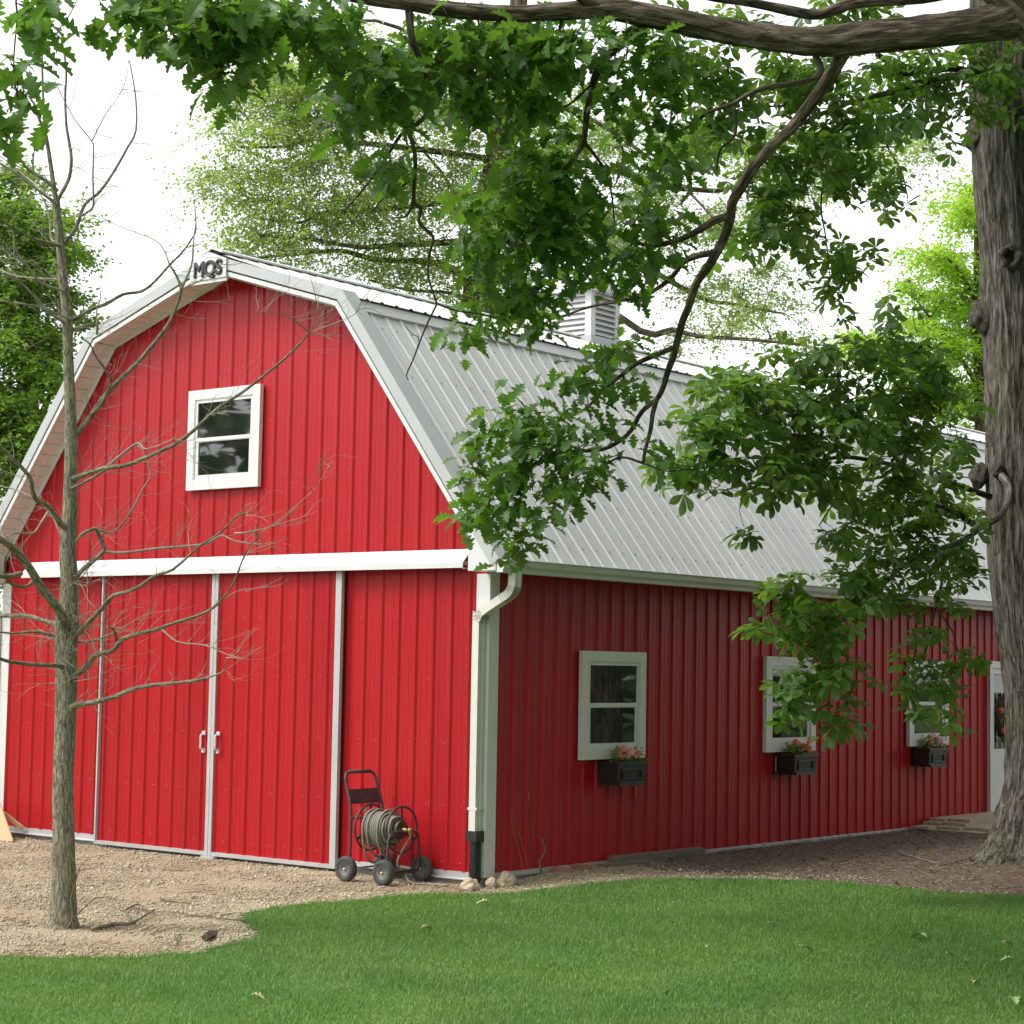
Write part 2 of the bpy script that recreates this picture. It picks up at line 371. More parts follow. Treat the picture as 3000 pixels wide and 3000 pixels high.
def vnoise(x, y, s, seed=0):
    """smooth value noise, numpy"""
    x = np.asarray(x)*s; y = np.asarray(y)*s; xi = np.floor(x).astype(int); yi = np.floor(y).astype(int); fx = x-xi; fy = y-yi
    fx = fx*fx*(3-2*fx); fy = fy*fy*(3-2*fy)
    def h(a, b): q = np.sin(a*127.1+b*311.7+seed*74.7)*43758.5453; return q-np.floor(q)
    return (h(xi, yi)*(1-fx)+h(xi+1, yi)*fx)*(1-fy)+(h(xi, yi+1)*(1-fx)+h(xi+1, yi+1)*fx)*fy
def mulch_mix(x, y):
    return sstep(.9, 3.2, y+.9*(vnoise(x, y, 1.3, 3)-.5)-.12*(x-1))*sstep(-.3, .1, x)
# outer land with a rolling edge, one sheet to the horizon
ox = np.concatenate([np.linspace(-400, -14, 24), np.linspace(-11, 16, 28), np.linspace(20, 400, 24)])
GX, GY = np.meshgrid(ox, ox); nv = len(ox)
inner = (GX > -12) & (GX < 17) & (GY > -13) & (GY < 17)
GZ = np.where(inner, -.30, -.17)-np.where(np.hypot(GX, GY) > 60, .2, 0)
F = [(j*nv+i, j*nv+i+1, (j+1)*nv+i+1, (j+1)*nv+i) for j in range(nv-1) for i in range(nv-1)]
fast('ground', np.stack([GX.ravel(), GY.ravel(), GZ.ravel()], 1), F, M['far_field'], kind='structure')
st = .1; gx = np.arange(-13, 18.01, st); gy = np.arange(-14, 18.01, st)
cx, cy = np.meshgrid(gx[:-1]+st/2, gy[:-1]+st/2); lawn_m = in_poly(cx, cy, LAWN)
mul_m = (~lawn_m) & (mulch_mix(cx, cy) > .5)
VX, VY = np.meshgrid(gx, gy)
def sheet(name, mask, mat, dz):
    j, i = np.nonzero(mask); n = len(gx)
    F = np.stack([j*n+i, j*n+i+1, (j+1)*n+i+1, (j+1)*n+i], 1); u, inv = np.unique(F, return_inverse=True)
    V = np.stack([VX.ravel(), VY.ravel(), (gh(VX, VY)+dz+.012*(vnoise(VX, VY, 2.1, 5)-.5)).ravel()], 1)[u]
    return fast(name, V, inv.reshape(F.shape), mat, kind='structure', smooth=True)
sheet('lawn', lawn_m, M['turf'], -.006)
sheet('gravel_drive', (~lawn_m) & (~mul_m), M['gravel_base'], 0)
sheet('mulch_bed', mul_m, M['mulch_base'], .0)

def scatter(n, x0, x1, y0, y1):
    return NR.uniform(x0, x1, n), NR.uniform(y0, y1, n)
def inst(T, F, O, A, B, C, S):
    """place template T (k,3) at each origin with axes A,B,C and scale S"""
    T = np.asarray(T, np.float32); k = len(T); n = len(O)
    S = np.asarray(S, np.float32).reshape(n, -1)
    if S.shape[1] == 1: S = np.repeat(S, 3, 1)
    V = O[:, None, :]+(T[None, :, 0:1]*S[:, None, 0:1])*A[:, None, :]+(T[None, :, 1:2]*S[:, None, 1:2])*B[:, None, :]+(T[None, :, 2:3]*S[:, None, 2:3])*C[:, None, :]
    Fa = np.asarray(F, np.int32); G = Fa[None]+(np.arange(n, dtype=np.int32)*k)[:, None, None]
    return V.reshape(-1, 3), G.reshape(-1, Fa.shape[1])
def frames(d, up, jitter=.0):
    """A along d, C roughly up, B across"""
    A = d/np.linalg.norm(d, axis=1, keepdims=True); B = np.cross(up, A); B /= np.maximum(np.linalg.norm(B, axis=1, keepdims=True), 1e-6)
    return A, B, np.cross(A, B)
def unit(n):
    v = NR.normal(size=(n, 3)); return v/np.linalg.norm(v, axis=1, keepdims=True)
# grass blades
def keep_view(x, y, z, margin, p_out):
    px, py, d = project(np.stack([x, y, z], 1)); ins = (px > -margin) & (px < 3000+margin) & (py < 3000+margin*1.6) & (d > 2)
    return ins | (NR.rand(len(x)) < p_out)
x, y = scatter(2300000, -7, 13, -13, 5)
e = .10*(vnoise(x, y, 9, 2)-.5)+.05*NR.normal(0, 1, len(x))*(NR.rand(len(x)) < .3)
k = in_poly(x+e, y+e, LAWN) & keep_view(x, y, np.full(len(x), -.1), 420, .22); x, y = x[k], y[k]
dist = np.hypot(x-CAM[0], y-CAM[1]); k = NR.rand(len(x)) < np.clip(1.15-(dist-11)*.03, .5, 1); x, y, dist = x[k], y[k], dist[k]
nb = len(x); ang = NR.uniform(0, 2*math.pi, nb); hh = NR.uniform(.020, .042, nb)*(.75+.6*vnoise(x, y, 1.7, 8)); hh = np.where(NR.rand(nb) < .02, hh*1.7, hh); lean = NR.uniform(.1, .8, nb)*hh
w = NR.uniform(.0018, .0036, nb)
D = np.stack([np.cos(ang), np.sin(ang), np.zeros(nb)], 1); S_ = np.stack([-np.sin(ang), np.cos(ang), np.zeros(nb)], 1)*w[:, None]
base = np.stack([x, y, gh(x, y)-.01], 1); Z = np.array([0, 0, 1.])
mid = base+D*(lean*.35)[:, None]+Z*(hh*.62)[:, None]; tip = base+D*lean[:, None]+Z*hh[:, None]
V = np.stack([base-S_, base+S_, mid+S_*.8, mid-S_*.8, tip], 1).reshape(-1, 3)
o = np.arange(nb, dtype=np.int32)*5
Fg = np.concatenate([np.stack([o, o+1, o+2], 1), np.stack([o, o+2, o+3], 1), np.stack([o+3, o+2, o+4], 1)])
fast('grass', V, Fg, M['grass'], kind='stuff')
# thin fringe of yellowed grass straying into the gravel
x, y = scatter(260000, -4, 9, -8, 4)
dx, dy = NR.normal(0, .10, len(x)), NR.normal(0, .10, len(x))
k = (~in_poly(x, y, LAWN)) & in_poly(x+dx, y+dy, LAWN) & (NR.rand(len(x)) < .10+.5*sstep(.55, .8, vnoise(x, y, 2.2, 31))) & keep_view(x, y, np.full(len(x), -.1), 60, 0)
x, y = x[k], y[k]; nb = len(x); ang = NR.uniform(0, 2*math.pi, nb); hh = NR.uniform(.015, .05, nb)
D = np.stack([np.cos(ang), np.sin(ang), np.zeros(nb)], 1); S_ = np.stack([-np.sin(ang), np.cos(ang), np.zeros(nb)], 1)*.0022
base = np.stack([x, y, gh(x, y)-.004], 1); tip = base+D*(hh*.8)[:, None]+Z*hh[:, None]
V = np.stack([base-S_, base+S_, tip], 1).reshape(-1, 3); o = np.arange(nb, dtype=np.int32)*3
fast('stray_grass', V, np.stack([o, o+1, o+2], 1), island_mat('yellowed_grass', [(.16, .20, .05), (.26, .28, .08), (.34, .30, .12)], .6), kind='stuff')
# litter of broken twigs and needles
x, y = scatter(5200, -9, 8, -8, 13)
k = (~in_poly(x, y, LAWN)) & ~((x < .05) & (y > -.06) & (x > -7.5)); x, y = x[k], y[k]; n = len(x); a = NR.uniform(0, 3.14, n); L_ = np.exp(NR.normal(-2.6, .5, n)); r_ = NR.uniform(.0015, .0045, n)
A = np.stack([np.cos(a), np.sin(a), NR.uniform(-.04, .10, n)], 1); A, B, Cc = frames(A, np.tile(Z, (n, 1)))
rod = np.array([(-1, -1, 0), (-1, 1, 0), (-1, 0, 1), (.1, -.7, .3), (.1, 1.3, .3), (.1, .3, 1.5), (1, -.5, 0), (1, .5, 0), (1, 0, .6)])
rof = [(0, 1, 4, 3), (1, 2, 5, 4), (2, 0, 3, 5), (3, 4, 7, 6), (4, 5, 8, 7), (5, 3, 6, 8)]
V, F = inst(rod, rof, np.stack([x, y, gh(x, y)+.014], 1), A, B, Cc, np.stack([L_, r_, r_], 1))
fast('twig_litter', V, F, island_mat('dry_twigs', [(.07, .045, .03), (.16, .11, .075), (.28, .20, .13), (.20, .10, .05)], .9), kind='stuff')
# pebbles
ico = np.array([(0, 0, 1), (.9, 0, .1), (.2, .85, -.05), (-.75, .5, .1), (-.7, -.55, -.05), (.3, -.9, .1), (0, 0, -1)])
icf = [(0, 1, 2), (0, 2, 3), (0, 3, 4), (0, 4, 5), (0, 5, 1), (6, 2, 1), (6, 3, 2), (6, 4, 3), (6, 5, 4), (6, 1, 5)]
x, y = scatter(360000, -9.5, 6, -9, 6)
e = .08*(vnoise(x, y, 8, 4)-.5)
k = (~in_poly(x+e, y-e, LAWN)) & keep_view(x, y, np.full(len(x), -.1), 380, .20) & (NR.rand(len(x)) > mulch_mix(x, y)*.97+.02) & ~((x < 0) & (y > -.02) & (x > -7.5))
x, y = x[k], y[k]; n = len(x); a = NR.uniform(0, 6.28, n)
A = np.stack([np.cos(a), np.sin(a), NR.uniform(-.2, .2, n)], 1); A, B, Cc = frames(A, np.tile(Z, (n, 1)))
s = np.exp(NR.normal(-4.98, .40, n))
V, F = inst(ico, icf, np.stack([x, y, gh(x, y)+s*.35], 1), A, B, Cc, np.stack([s*1.25, s, s*.7], 1))
fast('gravel', V, F, M['pebble'], kind='stuff')
# mulch chips and bark crumbs
chip = np.array([(-1, -.22, 0), (-.2, -.35, .05), (1, -.1, 0), (.9, .2, .06), (0, .3, .12), (-.9, .15, .05)])
chf = [(0, 1, 5), (1, 4, 5), (1, 2, 4), (2, 3, 4)]
x, y = scatter(460000, -9.5, 9, -9, 16)
pm = mulch_mix(x, y); patch = sstep(.58, .85, vnoise(x, y, .9, 21)*.6+vnoise(x*.5, y, 3.2, 22)*.4)*.24+.025
k = (~in_poly(x, y, LAWN)) & keep_view(x, y, np.full(len(x), -.1), 380, .25) & (NR.rand(len(x)) < np.maximum(pm, patch)) & ~((x < .0) & (y > -.02) & (x > -7.5))
x, y = x[k], y[k]; n = len(x); a = NR.uniform(0, 6.28, n)
A = np.stack([np.cos(a), np.sin(a), NR.uniform(-.35, .35, n)], 1); A, B, Cc = frames(A, np.tile(Z, (n, 1))+NR.normal(0, .3, (n, 3)))
s = np.exp(NR.normal(-4.55, .38, n))
V, F = inst(chip, chf, np.stack([x, y, gh(x, y)+.012+NR.uniform(0, .012, n)], 1), A, B, Cc, np.stack([s*1.5, s*.9, s], 1))
fast('mulch_debris', V, F, M['chip'], kind='stuff')

# ================================================================== BARN
W = 7.4525; XC = -W/2; P9 = .2286; LEN = 20.0; OV = .31
barn = thing('barn', 'red steel-sided barn with a grey gambrel roof, white trim and tall sliding doors', 'barn')
def wall_top(x):
    """underside of the rake at the gable wall"""
    a = abs(x-XC); kx = W/2-1.8515; ke = W/2+.227
    if a < kx: return 6.157+(5.585-6.157)*a/kx
    return 5.585+(2.86-5.585)*(a-kx)/(ke-kx)
def rib_profile(x0, x1, phase, h=.019):
    """(position, height) of ribbed sheet between x0 and x1; ribs every 9 inches"""
    pts = {x0, x1}; out = []
    k0 = math.floor((x0-phase)/P9)-1; k1 = math.ceil((x1-phase)/P9)+1
    kn = []
    for k in range(k0, k1+1):
        c = phase+k*P9
        kn += [(c-.034, 0), (c-.014, h), (c+.014, h), (c+.034, 0)]
        for q in (P9*.36, P9*.64): kn += [(c+q-.009, 0), (c+q-.004, .0022), (c+q+.004, .0022), (c+q+.009, 0)]
    xs = [q[0] for q in kn]; hs_ = [q[1] for q in kn]
    for q in sorted(list(pts)+[q for q in xs if x0 < q < x1]): out.append((q, float(np.interp(q, xs, hs_))))
    return out
def sheet_panel(prof, place, lo, hi, name, mat, parent, extra=()):
    """prof: (s,h); place(s,h,t) -> point; lo/hi functions of s"""
    vs = []
    for s_, h in prof: vs += [place(s_, h, lo(s_)), place(s_, h, hi(s_))]
    fs = [(2*i, 2*i+2, 2*i+3, 2*i+1) for i in range(len(prof)-1)]
    m = MB().add(vs, fs); return m.build(name, mat, parent)
GP = -.2396        # a rib centre on the gable
kn_x = [XC, -1.8515, -W+1.8515]
edges = [-.02]; q = GP-P9*2
while q > -W+.3: edges.append(q); q -= P9*4
edges.append(-W+.02)
for i in range(len(edges)-1):
    x1, x0 = edges[i], edges[i+1]
    pr = rib_profile(x0, x1, GP); pr += [(k, float(np.interp(k, [p[0] for p in pr], [p[1] for p in pr]))) for k in kn_x if x0 < k < x1]; pr.sort()
    j = .0012*(i % 2)
    sheet_panel(pr, lambda s_, h, t, j=j: (s_, -h-.004-j, t), lambda s_: 0.0, wall_top, 'siding_panel', M['red'], barn)
# side wall sheets (facing the tree) and the far side
SP = .18+.0         # first rib on the side wall
e0 = [.02]; q = SP+P9*2
while q < LEN-.5: e0.append(q); q += P9*4
e0.append(LEN-.02)
mesh_cache = {}
for i in range(len(e0)-1):
    y0, y1 = e0[i], e0[i+1]; j = .0012*(i % 2)
    sheet_panel(rib_profile(y0, y1, SP), lambda s_, h, t, j=j: (h+.004+j, s_, t), lambda s_: 0.0, lambda s_: 2.95, 'siding_panel', M['red'], barn)
sheet_panel([(0, 0), (LEN, 0)], lambda s_, h, t: (-W-.004, s_, t), lambda s_: 0.0, lambda s_: 2.95, 'side_wall', M['red'], barn)
mb = MB(); prof = [(-W, 0), (-W, 2.95), (-W+1.8515, 5.57), (XC, 6.14), (-1.8515, 5.57), (0, 2.95), (0, 0)]
mb.add([(x, LEN, z) for x, z in prof], [tuple(range(7))]); mb.build('rear_wall', M['red'], barn)
# screws in rows on the gable and side wall
oct_ = np.array([(1, 0, 0), (-1, 0, 0), (0, 1, 0), (0, -1, 0), (0, 0, 1), (0, 0, -1)]); ocf = [(0, 2, 4), (2, 1, 4), (1, 3, 4), (3, 0, 4), (2, 0, 5), (1, 2, 5), (3, 1, 5), (0, 3, 5)]
pts = []
for zr in (3.35, 3.95, 4.55, 5.15, 5.75):
    for k in range(0, 32):
        x = GP-k*P9-.055
        if -W+.1 < x and wall_top(x) > zr+.05: pts.append((x, -.008, zr))
for zr in (.08, .62, 1.22, 1.84, 2.44):
    for k in range(0, 32):
        x = GP-k*P9-.055
        if -W+.15 < x and not (-5.6 < x < -1.84): pts.append((x, -.008, zr))
        elif -5.56 < x < -1.88: pts.append((x, -.088, zr))
O = np.array(pts); n = len(O); E3 = [np.tile(v, (n, 1)) for v in np.eye(3)]
V, F = inst(oct_, ocf, O, *E3, np.full(n, .0055)); fast('screw', V, F, M['flash'], barn, kind='stuff')

# --- foundation, base flashing
mb = MB().box(-W+.005, -.005, .0, .15, -.35, -.035); mb.box(-.16, -.006, .15, LEN, -.35, -.03); mb.build('foundation', M['concrete'], barn)
for a, b in ((-W+.12, -5.60), (-1.84, -.13)):
    mb = MB().extrude([(a, -.006, .004), (a, -.020, .004), (a, -.020, -.052), (a, -.060, -.060), (a, -.060, -.068), (a, -.006, -.068)], (b-a, 0, 0)); mb.build('base_flashing', M['flash'], barn)
mb = MB().box(.003, .024, .12, LEN, -.045, .004); mb.build('base_flashing', M['flash'], barn)
# --- corner trims
mb = MB().box(-.135, .026, -.030, -.0245, -.03, 2.86); mb.box(.0265, .032, -.030, .118, -.03, 2.90); mb.build('corner_trim', M['white'], barn)
mb = MB().box(-W-.026, -W+.125, -.030, -.0245, -.03, 2.86); mb.box(-W-.032, -W-.0265, -.030, .118, -.03, 2.90); mb.build('corner_trim', M['white'], barn)
# --- roof: lower and upper slopes in ribbed sheets
KX, KZ, EX, EZ = -1.75, 5.67, .36, 2.968         # lower slope top and bottom (right side)
UX, UZ, RX, RZ = -1.715, 5.708, XC, 6.395           # upper slope bottom and ridge
def slope_sheet(y0, y1, ph, xa, za, xb, zb, name='roof_panel', side=1, edgew=0):
    d = Vector((xb-xa, 0, zb-za)); nrm = Vector((-(zb-za), 0, xb-xa)).normalized()
    if nrm.z < 0: nrm = -nrm
    def pl(s_, h, t):
        x = xa+(xb-xa)*t+nrm.x*h; z = za+(zb-za)*t+nrm.z*h
        return (x if side > 0 else 2*XC-x, s_, z)
    return sheet_panel(rib_profile(y0, y1, ph, .014), pl, lambda s_: 0., lambda s_: 1., name, M['roof'], barn)
y0 = -.27; ph = .02; re = [y0]; q = ph+P9*3.5
while q < LEN-.2: re.append(q); q += P9*4
re.append(LEN+.25)
for side in (1, -1):
    for i in range(len(re)-1):
        slope_sheet(re[i], re[i+1], ph, KX, KZ, EX, EZ, side=side)
        slope_sheet(re[i], re[i+1], ph, RX, RZ, UX, UZ, side=side)
pts = []
for i in range(70):
    for t in (.10, .30, .52, .74, .93):
        yy = ph+P9*i+.05
        if yy < LEN: pts.append((KX+(EX-KX)*t+.004, yy, KZ+(EZ-KZ)*t+.004))
O = np.array(pts); n = len(O); E3 = [np.tile(v, (n, 1)) for v in np.eye(3)]
V, F = inst(oct_, ocf, O, *E3, np.full(n, .008)); fast('screw', V, F, M['shaded_gap'], barn, kind='stuff')
# dark rust-worn edges at the eave, knee flashing, ridge cap with vent foam
def mir(poly, side): return poly if side > 0 else [(2*XC-p[0], p[1], p[2]) for p in poly]
for side in (1, -1):
    sx_, sz_ = .6145, -.7889; nx_, nz_ = .7889, .6145
    fp = lambda t, h: (KX+sx_*t+nx_*h, -.285, KZ+sz_*t+nz_*h)
    mb = MB().extrude(mir([fp(-.005, .024), fp(.150, .024), fp(.156, .004), fp(.160, .004), fp(.154, .030), fp(-.005, .029)], side), (0, LEN+.52, 0))
    mb.build('knee_flashing', M['roof'], barn)
    mb = MB().extrude(mir([(UX-.03, -.27, UZ-.022), (UX-.012, -.27, UZ-.022), (UX-.012, -.27, UZ-.003), (UX-.03, -.27, UZ+.004)], side), (0, LEN+.5, 0)); mb.build('foam_closure', M['shaded_gap'], barn)
    mb = MB().extrude(mir([(EX-.02, -.27, EZ-.035), (EX-.003, -.27, EZ-.035), (EX-.003, -.27, EZ-.006), (EX-.02, -.27, EZ+.018)], side), (0, LEN+.5, 0)); mb.build('drip_edge', M['rust'], barn)
mb = MB().extrude([(RX-.17, -.30, RZ-.012), (RX, -.30, RZ+.05), (RX+.17, -.30, RZ-.012), (RX+.165, -.30, RZ-.03), (RX, -.30, RZ+.030), (RX-.165, -.30, RZ-.03)], (0, LEN+.55, 0)); mb.build('ridge_cap', M['roof'], barn)
mb = MB()
for i in range(80):
    for sd_ in (1, -1): mb.box(RX+sd_*.135, RX+sd_*.158, -.25+i*.2286+.03, -.25+i*.2286+.14, RZ-.058, RZ-.030)
mb.extrude([(RX-.12, -.27, RZ-.03), (RX, -.27, RZ+.02), (RX+.12, -.27, RZ-.03)], (0, .05, 0))
mb.build('ridge_vent', M['shaded_gap'], barn, kind='stuff')
# --- rake: soffit, white trim, dark line, grey rake trim, on both pitches of both sides
FB = lambda side: ((-3.47, 6.10), (-1.8515, 5.615 if side > 0 else 5.56), (.227, 2.879))
def slab(a, b, off0, off1, y0, y1, side, name, mat, nrm_up=True):
    """board following the rake line a->b, from off0 to off1 above it (perpendicular), between y0 and y1"""
    ax, az = a; bx, bz = b; d = Vector((bx-ax, 0, bz-az)).normalized(); n = Vector((-d.z, 0, d.x))
    if n.z < 0: n = -n
    return (Vector((ax, 0, az)), Vector((bx, 0, bz)), n)
def rake_strip(mb, pts, o0, o1, y0, y1, side):
    """mitred strip along polyline pts [(x,z)..] offset o0..o1 outward"""
    P = [Vector((x, z)) for x, z in pts]; k = len(P); nn = []
    for i in range(k-1):
        d = (P[i+1]-P[i]).normalized(); n = Vector((-d.y, d.x)); nn.append(n if n.y > 0 else -n)
    def off(i, o):
        if i == 0: return P[0]+nn[0]*o
        if i == k-1: return P[-1]+nn[-1]*o
        m = (nn[i-1]+nn[i]); m = m/(m.dot(nn[i])); return P[i]+m*o
    for i in range(k-1):
        q = [off(i, o0), off(i+1, o0), off(i+1, o1), off(i, o1)]
        mb.extrude(mir([(v.x, y0, v.y) for v in q], side), (0, y1-y0, 0))
for side in (1, -1):
    pts = list(FB(side)); top = (XC+.02, 6.19)
    full = [(XC+.0, 6.178)]+pts[1:]
    mb = MB(); rake_strip(mb, full, .000, .045, -OV-.004, -OV+.02, side); mb.build('rake_board', M['white'], barn)
    mb = MB(); rake_strip(mb, full, .044, .066, -OV+.010, -OV+.03, side); mb.build('rake_gap', M['shaded_gap'], barn)
    mb = MB(); rake_strip(mb, full, .064, .168, -OV-.012, -OV+.02, side); rake_strip(mb, full, .168, .176, -OV-.012, -OV+.19, side); mb.build('rake_trim', M['rake'], barn)
    # soffit strips, vented vinyl boards across the overhang
    P = [Vector((x, 0, z)) for x, z in full]; nb_ = 0
    for i in range(2):
        a, b = P[i], P[i+1]; L = (b-a).length; d = (b-a)/L; nseg = int(L/.15)
        n_ = Vector((-d.z, 0, d.x)); n_ = n_ if n_.z > 0 else -n_
        for s_ in range(nseg):
            u0, u1 = L*s_/nseg+.003, L*(s_+1)/nseg-.003
            mb = MB(); q = [a+d*u0+n_*.012, a+d*u1+n_*.012, a+d*u1+n_*.022, a+d*u0+n_*.022]
            mb.extrude(mir([(v.x, -OV+.021, v.z) for v in q], side), (0, OV-.03, 0)); mb.build('soffit_board', M['soffit'], barn)
    mb = MB(); rake_strip(mb, full, .024, .030, -OV+.022, -.03, side); mb.build('soffit_backing', M['shaded_gap'], barn)
    mb = MB(); rake_strip(mb, full, -.028, .010, -.040, -.022, side); mb.build('frieze_trim', M['white'], barn)
# eave boxes (boxed ends of the side eaves) and side soffit
for side in (1, -1):
    mb = MB().extrude(mir([(-.012, -OV-.006, 3.29), (-.012, -OV-.006, 2.875), (.312, -OV-.006, 2.875), (.312, -OV-.006, 2.95), (.26, -OV-.006, 2.95)], side), (0, OV-.03, 0)); mb.build('eave_return', M['white'], barn)
    mb = MB().extrude(mir([(.04, -.02, 2.875), (.30, -.02, 2.875), (.30, -.02, 2.89), (.04, -.02, 2.89)], side), (0, LEN, 0)); mb.build('eave_soffit', M['soffit'], barn)
    mb = MB().extrude(mir([(.301, -OV-.004, 2.872), (.322, -OV-.004, 2.872), (.322, -OV-.004, 2.955), (.301, -OV-.004, 2.955)], side), (0, LEN+OV, 0)); mb.build('fascia', M['white'], barn)
    # K-style gutter
    k = [(x_+.11, z_-.012) for x_, z_ in ((.216, 2.985), (.216, 2.868), (.290, 2.868), (.296, 2.900), (.322, 2.930), (.330, 2.975), (.345, 2.985), (.345, 2.992), (.322, 2.990), (.314, 2.940), (.288, 2.908), (.282, 2.876), (.224, 2.876), (.224, 2.985))]
    mb = MB().extrude(mir([(x, -OV+.02, z) for x, z in k], side), (0, LEN+OV, 0)); g = mb.build('gutter', M['white'], barn)
    mb = MB().extrude(mir([(x, -OV+.008, z) for x, z in k[:7]], side), (0, .011, 0)); mb.build('end_cap', M['white'], g)
# --- MQS board at the peak
mb = MB().extrude([(XC-.28, -OV-.034, 6.085), (XC+.28, -OV-.034, 6.085), (XC+.28, -OV-.034, 6.285), (XC, -OV-.034, 6.385), (XC-.28, -OV-.034, 6.29)], (0, .02, 0))
pb = mb.build('peak_board', M['white'], barn)
mb = MB().extrude([(XC-.28, -OV-.02, 6.045), (XC+.28, -OV-.02, 6.045), (XC+.28, -OV-.02, 6.083), (XC-.28, -OV-.02, 6.083)], (0, .02, 0)); mb.build('peak_trim', M['white'], barn)
def letter(ch, x, z, size, y):
    cu = bpy.data.curves.new('letter', 'FONT'); cu.body = ch; cu.size = size; cu.extrude = .004; cu.align_x = 'CENTER'; cu.bevel_depth = .010; cu.bevel_resolution = 0
    t = bpy.data.objects.new('letter', cu); COL.objects.link(t)
    me = bpy.data.meshes.new_from_object(t); COL.objects.unlink(t); bpy.data.objects.remove(t)
    me.transform(Matrix.Translation((x, y, z)) @ Matrix.Rotation(R(90), 4, 'X')); me.materials.clear(); me.materials.append(M['letter'])
    return link('letter', me, pb)
for ch, dx in (('M', -.135), ('Q', .035), ('S', .175)): letter(ch, XC+dx+.0, 6.125, .225, -OV-.040)

# --- sliding doors in their track
def door(x0, x1, lead):
    e = MB().box(x0, x1, -.060, -.045, -.075, 2.93).build('sliding_door', M['shaded_gap'], barn)
    cuts = [x0+.03]; q = GP-P9*math.floor((GP-x0)/P9)+P9*1.5
    while q < x1-.2: cuts.append(q); q += P9*4
    cuts.append(x1-.03)
    for a, b in zip(cuts[:-1], cuts[1:]):
        sheet_panel(rib_profile(a, b, GP), lambda s_, h, t: (s_, -.066-h, t), lambda s_: -.045, lambda s_: 2.93, 'siding_panel', M['red'], e)
    lw, rw = (.022, .046) if lead == 'r' else (.046, .080)
    MB().box(x0, x0+lw, -.102, -.061, -.085, 2.93).build('edge_trim', M['rake'], e)
    MB().box(x1-rw, x1, -.102, -.061, -.085, 2.93).build('edge_trim', M['rake'], e)
    MB().box(x0+lw+.002, x1-rw-.002, -.098, -.062, -.085, -.045).build('bottom_trim', M['flash'], e)
    hx = x1-.115 if lead == 'r' else x0+.105
    mb = MB(); y = -.135
    mb.tube(smooth_path([(hx, -.09, 1.035), (hx, y, 1.045), (hx, y, 1.115), (hx, y, 1.185), (hx, -.09, 1.195)], 4), .011, 8)
    for z in (1.02, 1.21): mb.box(hx-.022, hx+.022, -.100, -.088, z-.02, z+.02)
    mb.build('handle', M['white'], e, smooth=False)
    return e
door(-5.585, -3.727, 'r'); door(-3.721, -1.858, 'l')
# track cover, sloped hood with an open end
hood = [(0, 3.105), (-.135, 2.965), (-.135, 2.915), (-.128, 2.915), (-.128, 2.962), (0, 3.095)]
mb = MB().extrude([(-6.98, -.026+y, z) for y, z in hood], (6.77, 0, 0)); tc = mb.build('track_cover', M['white'], barn)
MB().box(-6.95, -.24, -.120, -.050, 2.945, 2.985).build('door_track', M['flash'], tc)
MB().box(-.222, -.206, -.15, -.030, 2.905, 2.918).build('end_bracket', M['flash'], tc)
MB().box(-3.80, -3.60, -.13, -.03, -.12, -.088).build('door_guide', M['flash'], barn)

# --- windows
def window(place, u0, u1, v0, v1, name='window'):
    """place(u, v, w): along the wall, height, out of the wall"""
    def bx(mb, a, b, c, d, w0, w1):
        p = [place(u, v, w) for w in (w0, w1) for v in (c, d) for u in (a, b)]
        mb.add(p, [(0, 1, 3, 2), (4, 6, 7, 5), (0, 4, 5, 1), (2, 3, 7, 6), (0, 2, 6, 4), (1, 5, 7, 3)])
    c = .105; mb = MB()
    bx(mb, u0, u0+c, v0, v1, .002, .052); bx(mb, u1-c, u1, v0, v1, .002, .052)
    bx(mb, u0+c+.001, u1-c-.001, v1-c, v1-.0005, .002, .0515); bx(mb, u0+c+.001, u1-c-.001, v0+.0005, v0+c, .002, .0515)
    w = mb.build(name, M['vinyl'], barn)
    a, b, d, e = u0+c+.012, u1-c-.012, v0+c+.010, v1-c-.010
    mb = MB(); g = .014   # bevelled inner lip
    bx(mb, u0+c+.001, a, v0+c+.001, v1-c-.001, .002, .046); bx(mb, b, u1-c-.001, v0+c+.001, v1-c-.001, .002, .046)
    bx(mb, a+.0005, b-.0005, e, v1-c-.001, .002, .0455); bx(mb, a+.0005, b-.0005, v0+c+.001, d, .002, .0455); mb.build('inner_frame', M['vinyl'], w)
    m = (d+e)/2; s_ = .048
    for k, (lo, hi, w0, w1) in enumerate(((m-.018, e, .020, .040), (d, m+.022, .014, .034))):
        mb = MB(); s2 = .03 if k == 0 else s_
        bx(mb, a+.001, a+s2, lo, hi, w0, w1); bx(mb, b-s2, b-.001, lo, hi, w0, w1)
        bx(mb, a+s2+.0005, b-s2-.0005, hi-s2, hi-.0005, w0, w1-.0005); bx(mb, a+s2+.0005, b-s2-.0005, lo+.0005, lo+s2, w0, w1-.0005)
        mb.build('upper_sash' if k == 0 else 'lower_sash', M['vinyl'], w)
        mb = MB(); bx(mb, a+s2+.001, b-s2-.001, lo+s2+.001, hi-s2-.001, w0+.004, w0+.008); mb.build('pane', M['glass'], w)
    return w
window(lambda u, v, w: (u, -.022-w, v), -4.272, -3.148, 3.838, 4.938)
for y0 in (1.43, 5.0, 8.54): window(lambda u, v, w: (.022+w, u, v), y0, y0+1.13, 1.045, 2.15)
